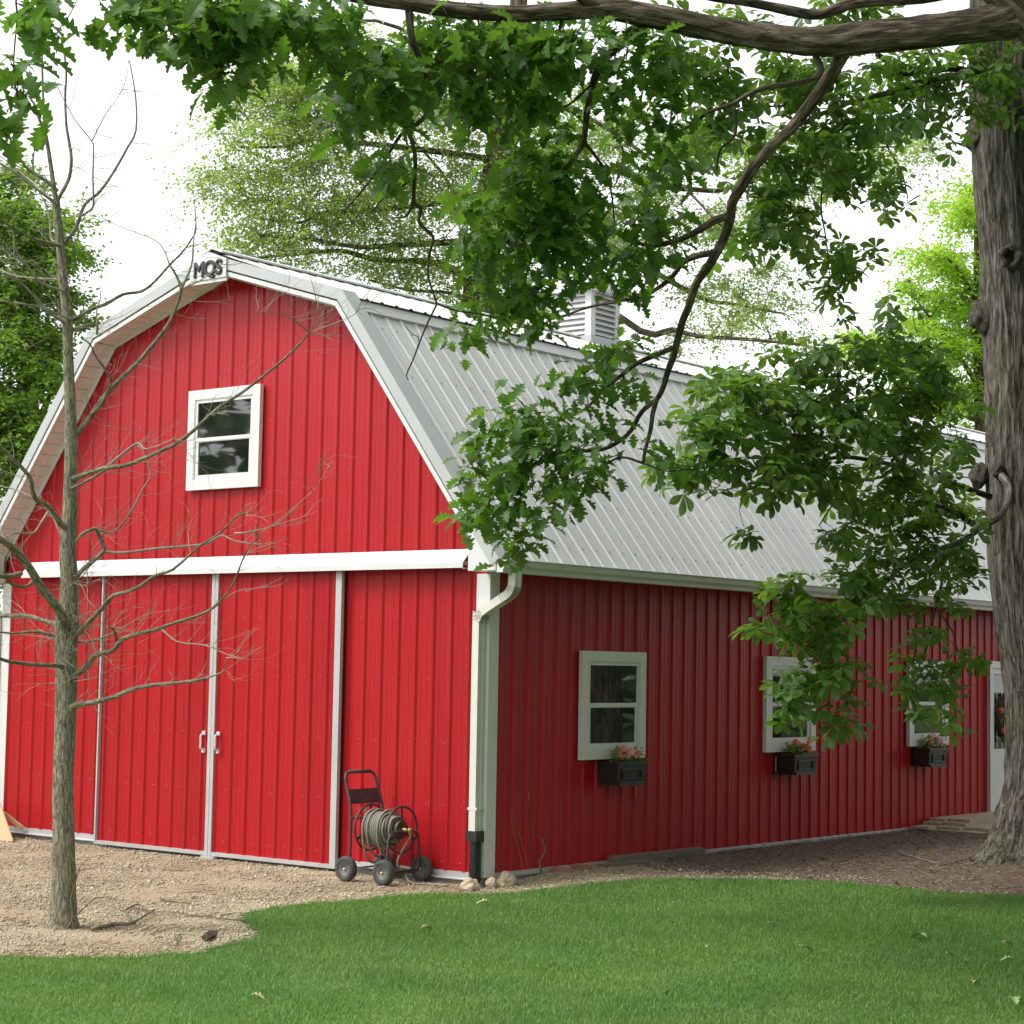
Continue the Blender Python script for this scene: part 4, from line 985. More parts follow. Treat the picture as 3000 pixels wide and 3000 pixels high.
def limb(tree, org, pts, mat, name='branch', n=8, anchors=None, per=4, bumpy=0.):
    """pts: (px, py, depth, radius in photo px)"""
    P = smooth_path([tuple(at(p[0], p[1], p[2]))+(p[3]*p[2]/FPX,) for p in pts], per)
    mb = MB(); sd = rnd.random()*50
    dsp = (lambda t, L, i: bumpy*(noise.noise(Vector((math.cos(t)*2, math.sin(t)*2, L*2.2+sd)))+(.8*(.25-abs(noise.noise(Vector((math.cos(t)*4.5, math.sin(t)*4.5, L*3.2+sd))))) if n > 12 else 0)+.35*noise.noise(Vector((math.cos(t)*7, math.sin(t)*7, L*9+sd))))) if bumpy else None
    mb.tube([p[:3] for p in P], [max(.0015, p[3]) for p in P], n, disp=dsp)
    if anchors is not None: anchors += [np.array(p[:3]) for p in P]
    return mb.build(name, mat, tree, org, True)
def chain(pts, d0, d1, r0, r1):
    """2-D photo points with depth and radius running from first to last"""
    n = len(pts); return [(p[0], p[1], d0+(d1-d0)*i/(n-1), r0+(r1-r0)*i/(n-1)) for i, p in enumerate(pts)]
# ================================================================== BARE TREE
bo = tuple(gnd(183, 2716)); bt = thing('bare_tree', 'leafless grey-barked tree standing in the gravel before the gable', 'tree', bo)
TD = 15.36; anch = []
trunk = [(184, 2740, 68), (184, 2718, 52), (184, 2695, 43), (186, 2650, 38.5), (188, 2560, 35), (187, 2500, 33), (185, 2300, 30), (190, 2150, 30), (193, 2050, 31.5), (194, 1970, 31), (194, 1900, 32), (196, 1830, 33), (201, 1760, 28),
         (203, 1700, 25.5), (198, 1607, 23.5), (205, 1500, 21), (206, 1400, 19.5), (208, 1300, 19.5), (206, 1210, 16.5), (201, 1080, 15.5), (199, 1000, 15), (198, 940, 15.5), (188, 850, 13.5), (177, 725, 13), (168, 640, 11.5), (165, 592, 10.5)]
limb(bt, bo, [(x, y, TD, r) for x, y, r in trunk], M['bark_bare'], 'trunk', 28, anch, 6, .10)
BR = [ # photo points, depth at the end, radius at start and end
 ([(165, 592), (153, 515), (142, 440), (132, 388), (116, 352), (103, 310), (83, 280)], 15.2, 9, 3.5),
 ([(132, 388), (127, 300), (123, 171), (122, 124), (109, 67), (104, 40)], 15.1, 5, 1.2),
 ([(167, 600), (173, 579), (202, 523), (209, 466), (202, 414), (194, 362), (191, 279), (194, 207), (181, 119), (166, 98), (200, 50), (228, -5)], 15.6, 7.5, 1.5),
 ([(188, 712), (222, 668), (248, 600), (290, 564), (331, 507), (372, 435), (398, 383), (398, 290), (383, 197), (378, 178)], 15.8, 7, 1.4),
 ([(240, 632), (269, 611), (274, 585), (272, 518), (274, 440), (269, 414), (217, 347), (171, 259), (155, 220)], 15.0, 4, 1.0),
 ([(269, 414), (305, 342), (331, 305), (360, 262)], 15.0, 2, .8),
 ([(170, 560), (124, 523), (83, 497), (57, 461), (31, 409), (10, 352), (-6, 320)], 15.1, 6, 3),
 ([(160, 595), (114, 559), (52, 512), (0, 478), (-40, 450)], 14.8, 5, 2.5),
 ([(158, 590), (110, 545), (60, 505), (-20, 440)], 15.9, 4, 2),
 ([(166, 718), (98, 699), (47, 673), (0, 642), (-50, 600)], 14.6, 6, 3),
 ([(150, 700), (145, 640), (120, 570), (80, 530)], 15.7, 4, 1.5),
 ([(180, 850), (119, 828), (78, 776), (40, 750), (-20, 720)], 14.8, 5, 2.5),
 ([(172, 818), (104, 815), (41, 807), (-20, 780)], 15.9, 4, 2),
 ([(188, 945), (135, 905), (83, 848), (40, 815), (-20, 790)], 15.2, 6, 3),
 ([(190, 930), (120, 900), (60, 890), (-10, 880)], 14.7, 4, 2),
 ([(208, 942), (259, 911), (311, 890), (362, 862), (414, 854), (455, 823), (497, 776), (533, 740), (562, 699), (574, 673), (572, 616), (569, 585)], 16.0, 7, 1.5),
 ([(497, 776), (476, 725), (445, 699), (362, 668), (264, 626)], 16.0, 3, 1),
 ([(210, 964), (279, 950), (284, 979)], 15.7, 5, 4), ([(284, 955), (284, 905), (295, 870), (290, 830)], 15.7, 3, 1),
 ([(208, 1290), (248, 1242), (272, 1210), (318, 1146), (362, 1102), (414, 1050), (453, 1003), (492, 952), (515, 900), (530, 849), (520, 815), (500, 780)], 15.5, 10, 4),
 ([(530, 849), (560, 780), (566, 720), (572, 660)], 15.4, 4.5, 2),
 ([(272, 1212), (300, 1180), (318, 1140), (325, 1115), (310, 1085), (278, 1040), (265, 1010), (240, 990)], 15.0, 6, 2),
 ([(530, 849), (575, 828), (620, 800), (660, 760)], 15.4, 2.5, .8),
 ([(222, 1399), (270, 1383), (311, 1370), (373, 1362), (466, 1323), (523, 1295), (575, 1254), (637, 1197), (709, 1150), (776, 1098), (838, 1047), (880, 1005), (905, 975)], 14.6, 9, 3),
 ([(905, 975), (925, 930), (925, 870), (905, 800)], 14.5, 2.2, .8), ([(905, 975), (960, 955), (1040, 920), (1060, 880), (1100, 830)], 14.4, 2, .7), ([(905, 975), (850, 930), (790, 915), (750, 915)], 14.5, 2, .7),
 ([(311, 1370), (357, 1331), (404, 1298), (424, 1316), (466, 1305), (510, 1285)], 14.8, 5, 2),
 ([(222, 1425), (280, 1395), (311, 1375)], 14.9, 6, 4),
 ([(218, 1697), (243, 1668), (303, 1616), (298, 1590), (290, 1568), (280, 1549), (243, 1562), (222, 1588)], 15.2, 9, 5),
 ([(303, 1616), (362, 1619), (466, 1606), (595, 1595), (647, 1569), (688, 1585), (766, 1595), (758, 1570), (735, 1555)], 14.9, 5, 1.6),
 ([(280, 1549), (331, 1559), (380, 1505), (420, 1430), (440, 1393), (424, 1331), (400, 1300)], 15.6, 4, 2),
 ([(222, 1862), (259, 1823), (305, 1776), (331, 1745), (393, 1727), (455, 1686), (507, 1668), (585, 1600), (647, 1559), (694, 1512), (740, 1500)], 14.4, 9, 2),
 ([(688, 1562), (725, 1559), (807, 1538), (880, 1471), (926, 1429), (930, 1400), (922, 1380)], 14.3, 3, .9), ([(807, 1538), (870, 1520), (930, 1497)], 14.3, 1.5, .6),
 ([(222, 1978), (259, 1947), (279, 1919), (331, 1906), (362, 1870), (440, 1849), (518, 1823), (595, 1797), (647, 1761), (688, 1699), (719, 1621), (765, 1560)], 14.7, 11, 1.6),
 ([(647, 1761), (700, 1730), (760, 1722), (830, 1690)], 14.7, 2, .7), ([(345, 1888), (335, 1850), (320, 1835)], 14.7, 6, 2),
 ([(470, 1840), (520, 1880), (600, 1890), (660, 1915), (720, 1932)], 14.5, 3, .8),
 ([(226, 2066), (274, 2057), (336, 2041), (383, 2021), (440, 2008), (518, 2001), (600, 1990)], 14.5, 11, 5), ([(560, 1996), (616, 1983), (660, 1962), (664, 1928), (712, 1930)], 14.5, 4, 1.2),
 ([(190, 1830), (176, 1792), (124, 1725), (78, 1652), (31, 1600), (0, 1580), (-60, 1540)], 14.2, 17, 10),
 ([(182, 1540), (165, 1515), (140, 1481), (109, 1466), (95, 1440), (88, 1399), (41, 1347), (0, 1310), (-40, 1290)], 14.6, 10, 5),
 ([(140, 1500), (115, 1540), (95, 1562), (40, 1562), (10, 1580)], 14.6, 4, 2),
 ([(170, 1830), (145, 1823), (78, 1805), (0, 1803), (-60, 1800)], 15.9, 9, 7), ([(166, 1950), (98, 1947), (31, 1939), (0, 1930), (-50, 1920)], 14.5, 8, 5),
 ([(180, 1570), (140, 1490), (60, 1440), (-20, 1420)], 15.8, 4, 2), ([(60, 1680), (20, 1690), (-40, 1680)], 14.4, 9, 7), ([(100, 1700), (70, 1720), (20, 1700), (15, 1640), (30, 1610)], 14.6, 6, 3),
 ([(150, 1860), (100, 1850), (40, 1855), (-20, 1850)], 15.2, 6, 3), ([(212, 1890), (180, 1878), (120, 1865), (60, 1858)], 15.8, 4, 1.5),
 ([(215, 1880), (260, 1880), (320, 1860), (400, 1815), (450, 1790)], 15.9, 5, 1.2)]
tys = [-q[1] for q in trunk]; txs = [q[0] for q in trunk]
for pts, d1, r0, r1 in BR:
    x_, y_ = pts[0]; tx = float(np.interp(-y_, tys, txs))
    if abs(x_-tx) < 48 and y_ > 590: pts = [(tx, y_+abs(x_-tx)*.35)]+pts
    n0 = len(anch); limb(bt, bo, chain(pts, TD, d1, r0*.92, r1*.85), M['bark_bare' if r0 > 5 else 'bark_twig'], 'branch', 8, anch, 3, .10 if r0 > 4 else 0)
# fine twigs, growing up and outward from the branches
TW = MB()
def twig(p, d, L, r, depth):
    k = 4; P = [Vector(p)]; d = Vector(d).normalized()
    for i in range(k):
        d = (d+Vector((rnd.gauss(0, .22), rnd.gauss(0, .22), rnd.gauss(.07, .20)))).normalized(); P.append(P[-1]+d*(L/k))
        if depth and rnd.random() < .55: twig(P[-1], d+Vector((rnd.gauss(0, .8), rnd.gauss(0, .8), rnd.gauss(.15, .6))), L*rnd.uniform(.35, .7), r*.6, depth-1)
    TW.tube(P, list(np.linspace(r, r*.35, k+1)), 4, caps=False)
ta = np.array(anch[len(trunk)*6:])
for i in range(480):
    p = ta[rnd.randrange(len(ta))]; px, py, dd_ = project(p)
    out = (CR*(1 if px > 200 else -1)*rnd.uniform(.1, 1)+_fw*rnd.gauss(0, .5)+UPZ*rnd.uniform(-.25, .9))
    twig(p, out, rnd.uniform(.12, .42), rnd.uniform(.0016, .0034), 1)
for p, n in ((at(215, 1830, TD-.1), 26), (at(230, 1690, TD-.1), 10), (at(240, 1985, TD-.1), 8)):
    for i in range(n): twig(p+NR.normal(0, .05, 3), CR*rnd.uniform(-.8, 1)-_fw*rnd.uniform(-.3, .8)+UPZ*rnd.gauss(.05, .5), rnd.uniform(.2, .5), .0035, 1)
TW.build('twig', M['bark_twig'], bt, bo, kind='stuff')

# ================================================================== SHAGBARK TREE
ho = tuple(gnd(3050, 2545, -.07)); ht = thing('shagbark_tree', 'thick-trunked tree with shaggy grey bark and a knothole beside the white door', 'tree', ho)
HD = 21.45; ha = []
P = smooth_path([tuple(at(x, y, HD))+(r*HD/FPX,) for x, y, r in [(3050, 2590, 215), (3051, 2556, 196), (3053, 2520, 172), (3056, 2470, 152), (3060, 2400, 136), (3064, 2330, 124), (3065, 2250, 115), (3062, 2050, 112), (3050, 1950, 109), (3022, 1700, 112), (3010, 1520, 114),
     (3008, 1300, 113), (3002, 1000, 115), (2996, 850, 116), (2992, 750, 114), (2970, 500, 116), (2964, 300, 119), (2966, 0, 118), (2966, -300, 116), (2990, -800, 105), (3000, -1600, 80), (3000, -2400, 40)]], 14)
def hdisp(t, L, i):
    w_ = noise.noise(Vector((math.cos(t)*2, math.sin(t)*2, L*.5)))*.6
    v = Vector((math.cos(t+w_*.12)*3.2, math.sin(t+w_*.12)*3.2, L*.45)); a = noise.noise(v)*.07
    v = Vector((math.cos(t+w_*.1)*11, math.sin(t+w_*.1)*11, L*1.15)); a += (.30-abs(noise.noise(v)))*.15
    v = Vector((math.cos(t)*22, math.sin(t)*22, L*3.4)); a += noise.noise(v)*.05
    fl = max(0, 1-L/1.1); a += fl*fl*.34*math.cos(t*5+.6)*(.6+.4*math.sin(t*2))
    return a
mb = MB(); mb.tube([p[:3] for p in P], [p[3] for p in P], 150, disp=hdisp); mb.build('trunk', M['bark_hick'], ht, ho, True)
def burl(px, py, d, sx, sz, seed, nm='burl'):
    bm = bmesh.new(); bmesh.ops.create_icosphere(bm, subdivisions=4, radius=1); c = Vector(at(px, py, d)); mb = MB()
    for v in bm.verts:
        n = noise.noise(v.co*1.6+Vector((seed, 0, 0)))*.3+noise.noise(v.co*4+Vector((0, seed, 0)))*.10; v.co *= 1+n
    mb.add([c+Vector(CR)*v.co.x*sx+Vector(_fw)*v.co.y*sx+Vector(UPZ)*v.co.z*sz for v in bm.verts], [tuple(v.index for v in f.verts) for f in bm.faces], [(v.co.x*.3, v.co.y*.3, v.co.z*.4) for v in bm.verts])
    bm.free(); return mb.build(nm, M['bark_hick'], ht, ho, True)
burl(2878, 925, HD-.02, .135, .20, 2.2); burl(2868, 1392, HD-.0, .10, .14, 5.1); burl(2868, 395, HD-.02, .14, .19, 8.4); burl(2925, 1380, HD-.3, .075, .09, 6.6)
c = Vector(at(2960, 752, HD-.425)); mb = MB(); ax = -Vector(_fw)
for j in range(1):
    ringp = [c+Vector(CR)*(.085*math.cos(t)*(1+.12*math.sin(3*t)))+Vector(UPZ)*(.105*math.sin(t)) for t in np.linspace(0, 2*math.pi, 25)]
    mb.tube(ringp, [.036+.010*math.sin(5*t+1) for t in np.linspace(0, 2*math.pi, 25)], 10, caps=False)
kh = mb.build('knothole', M['bark_hick'], ht, ho, True)
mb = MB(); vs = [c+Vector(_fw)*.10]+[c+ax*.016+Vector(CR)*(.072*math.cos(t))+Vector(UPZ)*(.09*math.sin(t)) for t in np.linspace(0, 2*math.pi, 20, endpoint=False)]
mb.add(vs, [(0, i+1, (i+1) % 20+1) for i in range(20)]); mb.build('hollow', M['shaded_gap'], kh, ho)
HB = [([(2935, 1395), (2952, 1420), (2954, 1466), (2926, 1515), (2880, 1543), (2828, 1580), (2766, 1606), (2647, 1637), (2569, 1652), (2500, 1690)], 21.1, 18.6, 12.5, 3),
 ([(2880, 1543), (2838, 1528), (2802, 1502), (2740, 1480), (2650, 1470)], 20.6, 19.0, 12, 3), ([(2700, 1625), (2620, 1680), (2560, 1750), (2480, 1800), (2420, 1880), (2400, 1980)], 19.4, 17.6, 6, 2),
 ([(2766, 1606), (2760, 1700), (2740, 1780), (2720, 1880), (2690, 1960)], 20, 18.4, 5, 2), ([(2740, 1780), (2790, 1850), (2810, 1930)], 19.4, 18.5, 3, 1.5),
 ([(2900, 1455), (2800, 1420), (2725, 1400), (2647, 1373), (2569, 1352), (2481, 1339), (2414, 1347), (2311, 1378), (2248, 1409), (2180, 1440)], 21.2, 17.4, 10, 3),
 ([(2647, 1373), (2611, 1326), (2549, 1269), (2466, 1217), (2380, 1170), (2290, 1140)], 20, 17.8, 6, 2), ([(2725, 1400), (2735, 1300), (2755, 1200), (2740, 1080), (2700, 1020)], 20.6, 19, 5, 2), ([(2481, 1339), (2400, 1290), (2300, 1270), (2180, 1270), (2100, 1280)], 18.9, 17, 4, 2),
 ([(2569, 1352), (2520, 1420), (2440, 1480), (2400, 1540)], 19.4, 18, 4, 1.5),
 ([(2930, 190), (2850, 215), (2725, 235), (2647, 259), (2595, 274), (2492, 300), (2362, 357), (2260, 420), (2180, 500)], 21.2, 17.6, 13, 3), ([(2850, 215), (2780, 200), (2640, 215), (2600, 180), (2570, 160)], 21, 19.6, 12, 8),
 ([(2560, 285), (2555, 340), (2540, 400), (2500, 470), (2490, 560)], 20, 19, 4, 1.5), ([(2445, 320), (2435, 420), (2420, 500), (2405, 600), (2420, 700), (2430, 800)], 19.4, 18.4, 5, 1.5), ([(2600, 270), (2590, 400), (2640, 500), (2660, 580)], 20.2, 19.4, 4, 1.5), ([(2362, 357), (2330, 480), (2300, 600), (2270, 690)], 18.8, 18, 4, 1.5), ([(2492, 300), (2400, 290), (2300, 310), (2200, 310)], 19.8, 18, 5, 2)]
for pts, d0_, d1, r0, r1 in HB: limb(ht, ho, chain(pts, d0_, d1, r0, r1), M['bark_hick' if r0 > 12.2 else 'bark_limb' if r0 > 9 else 'bark_dark'], 'branch', 8, ha, 4, .08)
hb = [(2600, 1500, 120, 55, 19), (2750, 1480, 80, 45, 19.8), (2820, 1560, 55, 45, 20), (2700, 1600, 100, 45, 19.4), (2580, 1610, 80, 45, 18.7), (2850, 1700, 50, 35, 20), (2760, 1690, 80, 35, 19.5), (2060, 1300, 90, 70, 17.0), (2160, 1170, 100, 70, 17.4), (2310, 1180, 110, 70, 17.8), (2370, 1330, 120, 60, 17.9), (2650, 1160, 100, 70, 19), (2780, 1320, 70, 70, 19.9), (2600, 1330, 110, 60, 18.9), (2480, 1190, 110, 70, 18.4), (2300, 1350, 110, 60, 17.6), (2540, 1700, 90, 40, 18.3), (2420, 1780, 100, 50, 17.8), (2660, 1560, 90, 50, 19.3), (2200, 60, 180, 45, 18.5), (2480, 25, 180, 40, 19), (2040, 150, 120, 80, 17.6), (2700, 150, 130, 60, 20), (2850, 70, 60, 50, 20.5), (2330, 190, 120, 50, 18.5), (1950, 60, 110, 40, 17.5), (2560, 200, 90, 40, 19.5), (2930, 180, 60, 60, 20.7), (2030, 420, 80, 80, 17.5), (2430, 320, 180, 100, 18.6), (2620, 320, 110, 90, 19.8), (2740, 260, 110, 80, 20.4), (2870, 215, 110, 110, 20.6, .9), (2960, 300, 60, 60, 20.7, .5), (2500, 480, 160, 100, 19), (2620, 560, 80, 70, 19.5), (2340, 450, 140, 110, 18.3), (2150, 330, 110, 110, 17.8), (2260, 560, 120, 80, 18.0), (2300, 650, 120, 70, 18.1),
 (2400, 740, 120, 50, 18.4), (2440, 830, 70, 60, 18.4), (2200, 700, 100, 70, 17.9), (2450, 905, 40, 35, 18.4, .5), (2545, 760, 50, 30, 18.8, .8), (2690, 350, 90, 50, 20, .8), (2780, 400, 60, 40, 20.4, .7), (2830, 330, 70, 40, 20.5), (2080, 250, 80, 70, 17.7), (2300, 220, 120, 70, 18.3),
 (2250, 1110, 190, 80, 17.8), (2480, 1060, 170, 90, 18.4), (2640, 1000, 110, 70, 19), (2700, 1090, 110, 100, 19.2), (2800, 1190, 70, 70, 19.8), (2640, 900, 80, 30, 19, .6), (2120, 1250, 130, 80, 17.2), (2380, 1250, 200, 90, 18), (2600, 1240, 140, 100, 19), (2180, 1400, 160, 70, 17.3), (2000, 1380, 90, 70, 16.9), (2400, 1400, 150, 60, 18),
 (2560, 1450, 150, 90, 18.8), (2440, 1570, 80, 40, 18.2), (2720, 1400, 90, 80, 19.8), (2690, 1530, 100, 50, 19.6), (2660, 1650, 120, 45, 19), (2820, 1640, 60, 45, 19.9), (2850, 1490, 40, 30, 20.4, .6), (2520, 1600, 70, 40, 18.5, .6),
 (2330, 1740, 110, 50, 17.7), (2480, 1700, 120, 55, 18.2), (2640, 1740, 120, 45, 18.7), (2760, 1760, 60, 30, 19), (2290, 1830, 90, 60, 17.4), (2400, 1860, 110, 60, 17.6), (2450, 1960, 110, 50, 17.6), (2360, 1990, 80, 60, 17.5), (2540, 1780, 70, 40, 18), (2360, 2080, 80, 45, 17.5), (2490, 2060, 70, 45, 17.6), (2450, 2135, 60, 25, 17.6),
 (2720, 1850, 80, 35, 18.6), (2680, 1950, 70, 50, 18.4), (2800, 1935, 55, 40, 18.5), (2740, 2010, 60, 45, 18.4), (2790, 2090, 40, 35, 18.4), (2630, 2010, 40, 25, 18.3), (2720, 2080, 60, 30, 18.4), (2170, 1560, 25, 25, 17.3, .5)]
tips = blob_tips(hb, 7.2, .5); ha2 = list(ha)
O, A, B, Cc, S = leaves_at(tips, 2, .05, (.125, .185), .28)
def palmate(O, A, B, Cc, S):
    o = []; 
    for ang, sc, off in ((0, 1, 0), (50, .95, -.05), (-50, .95, -.05), (108, .68, -.28), (-108, .68, -.28)):
        c, s = math.cos(R(ang)), math.sin(R(ang)); A2 = A*c+B*s; B2 = B*c-A*s
        tilt = NR.normal(0, .12, len(O))[:, None]; A3 = A2+Cc*tilt; A3 /= np.linalg.norm(A3, axis=1, keepdims=True); C3 = np.cross(A3, B2)
        o.append((O+A*(off*S+.06)[:, None], A3, B2, C3, S*sc*NR.uniform(.85, 1.1, len(O))))
    return [np.concatenate(q) for q in zip(*o)]
tr = palmate(O, A, B, Cc, S)
def cat2(a, b): return tuple(np.concatenate(q) for q in zip(a, b))
def unseen_leaves(c, r, n, size):  # leaves out of view only: upper crowns and added low shading masses
    u = unit(n)*(NR.uniform(0, 1, n)**.45)[:, None]; p = np.array(c)+u*np.array(r); px, py, d = project(p)
    k = ~((px > -260) & (px < 3260) & (py > -260) & (py < 3260) & (d > 0)); p = p[k]
    return leaves_at(p, 1, .1, size, .2)
ex = cat2(unseen_leaves((4.3, 6.5, 13), (5.5, 6, 5), 5000, (.25, .42)), unseen_leaves((10.5, 4.5, 6), (3.5, 4.8, 6), 17000, (.3, .5)))  # upper crown, then a low unseen leaf mass added to shade the side wall
def cat(a, b): return tuple(np.concatenate(q) for q in zip(a, b))
make_foliage(ht, ho, LEAFLET, cat(tr, ex), M['hick_leaf'], 'leaf', 300)
twig_mesh(tips, ha, .0042, 'twig', M['bark_dark'], ht, ho, 1.6)

# ================================================================== OAK
oo = tuple(gnd(3440, 2870)); ot = thing('oak_tree', 'old oak rooted off to the side whose long limb and lobed leaves overhang the barn', 'tree', oo); oa = []
limb(ot, oo, [(3440, 2920, 12.4, 250), (3440, 2830, 12.4, 205), (3440, 2500, 12.5, 180), (3430, 1300, 12.6, 165), (3370, 560, 12.8, 150), (3230, 200, 13, 132), (3014, -27, 13.05, 112), (2850, -190, 13.1, 100), (2700, -420, 13.2, 90), (2620, -900, 13.3, 70), (2600, -1500, 13.3, 40)], M['bark_limb'], 'trunk', 28, None, 6, .10)
limb(ot, oo, [(3040, 30, 13.05, 60), (2960, 55, 13.05, 56), (2880, 72, 13.05, 48), (2720, 92, 13.0, 48), (2569, 104, 13, 48), (2466, 118, 13, 45), (2362, 120, 12.95, 41), (2200, 102, 12.9, 37), (2090, 82, 12.85, 36), (2000, 62, 12.8, 36), (1890, 44, 12.75, 33), (1776, 28, 12.7, 29), (1650, 32, 12.6, 26), (1518, 40, 12.5, 25), (1362, 32, 12.4, 23), (1207, 14, 12.2, 19), (1103, 2, 12.1, 17), (980, -20, 12, 14), (850, -45, 11.8, 11), (700, -40, 11.6, 8), (500, -30, 11.3, 6), (330, -20, 11.1, 4)], M['bark_limb'], 'limb', 44, oa, 12, .17)
limb(ot, oo, [(2900, -60, 13.3, 30), (2700, -12, 13.3, 22), (2520, 5, 13.3, 18), (2440, 30, 13.3, 17), (2380, 42, 13.3, 16), (2290, 26, 13.2, 15), (2200, 8, 13.1, 13), (2080, -10, 13, 12), (1980, -40, 12.9, 10)], M['bark_limb'], 'limb', 14, oa, 5, .14)
limb(ot, oo, chain([(1776, 28), (1720, 5), (1660, -30)], 12.7, 12.5, 16, 10), M['bark_limb'], 'limb', 12, oa, 4, .1)
OB = [([(2480, 140), (2452, 190), (2414, 248), (2362, 321), (2311, 383), (2259, 430), (2207, 492), (2171, 549), (2145, 595), (2138, 647), (2115, 709), (2078, 776), (2041, 828), (2018, 897), (2000, 940), (1985, 995), (1975, 1038), (1956, 1089), (1942, 1136), (1924, 1169), (1880, 1207), (1838, 1274), (1766, 1316), (1673, 1323), (1600, 1345), (1520, 1380)], 13, 15.6, 20, 4),
 ([(1924, 1169), (1912, 1215), (1906, 1259), (1890, 1320), (1884, 1360)], 14.9, 14.8, 8, 5), ([(1884, 1357), (1820, 1340), (1760, 1370), (1700, 1420)], 14.8, 15.4, 4, 2), ([(1884, 1357), (1950, 1380), (2010, 1375)], 14.8, 14.4, 3, 1.5),
 ([(1971, 1020), (1917, 1042), (1862, 1067), (1826, 1096), (1797, 1118), (1768, 1143), (1709, 1202), (1621, 1238), (1549, 1274), (1480, 1300)], 14.5, 15.8, 8, 2.5),
 ([(2140, 631), (2093, 647), (2041, 678), (1980, 705), (1900, 720), (1830, 690)], 13.9, 14, 13, 4), ([(2093, 740), (2041, 750), (2000, 771), (1957, 823), (1880, 870), (1828, 880), (1725, 900), (1640, 930)], 14, 15, 10, 3),
 ([(2383, 150), (2406, 207), (2362, 238), (2259, 254), (2197, 274), (2145, 305), (2083, 326), (2031, 362), (1960, 400)], 13, 13.4, 10, 4), ([(2150, 310), (2155, 390), (2110, 440), (2100, 500)], 13.2, 13.3, 5, 2),
 ([(1890, 50), (1860, 90), (1828, 119), (1766, 181), (1735, 248), (1719, 336), (1709, 414), (1673, 476), (1642, 502), (1590, 560), (1540, 620)], 12.8, 13.6, 15, 4), ([(1730, 250), (1660, 310), (1580, 320), (1520, 330)], 13, 13.2, 4, 1.5), ([(1709, 414), (1760, 480), (1790, 560), (1800, 650)], 13.3, 13.8, 5, 2), ([(1642, 502), (1600, 600), (1560, 720), (1540, 820), (1530, 900)], 13.5, 14.6, 6, 2),
 ([(1197, 20), (1207, 114), (1238, 186), (1259, 259), (1259, 321), (1223, 362), (1176, 393), (1119, 481), (1052, 569), (1000, 626)], 12.2, 12.8, 12, 2), ([(1199, 385), (1217, 466), (1212, 585), (1233, 611), (1228, 652), (1269, 694), (1259, 740), (1254, 807), (1280, 890)], 12.6, 13.4, 7, 3),
 ([(1280, 890), (1244, 966), (1210, 1054), (1192, 1095), (1196, 1113)], 13.4, 13.6, 3, 1.5), ([(1280, 890), (1340, 911), (1400, 919), (1450, 930)], 13.4, 13.8, 3, 1.5), ([(1226, 1000), (1224, 986), (1210, 980), (1182, 950)], 13.5, 13.5, 1.6, .9), ([(1212, 585), (1192, 631), (1150, 639)], 12.9, 13, 4.5, 2.5), ([(1207, 523), (1155, 564), (1124, 580), (1093, 618)], 12.8, 13, 4, 1.5),
 ([(1225, 160), (1290, 181), (1362, 204), (1430, 250)], 12.4, 12.8, 4, 2), ([(1243, 316), (1171, 287), (1103, 285), (1040, 320)], 12.5, 12.4, 4, 1.5), ([(980, -15), (900, 30), (830, 80), (770, 130), (720, 180)], 12, 11.6, 5, 2), ([(700, -40), (640, 40), (650, 140), (640, 230)], 11.6, 11.3, 4, 1.5), ([(500, -30), (440, 30), (400, 60)], 11.3, 11, 3, 1.2),
 ([(330, -20), (200, -60), (60, -30), (50, 60), (40, 200), (55, 310)], 11, 10.6, 4, 1.5), ([(1518, 40), (1500, 120), (1440, 200), (1400, 290)], 12.5, 12.9, 7, 2), ([(1650, 40), (1630, 120), (1600, 200)], 12.6, 12.8, 6, 2)]
for pts, d0_, d1, r0, r1 in OB: limb(ot, oo, chain(pts, d0_, d1, r0, r1), M['bark_limb' if r0 > 6 else 'bark_dark'], 'branch', 10, oa, 4, .09)
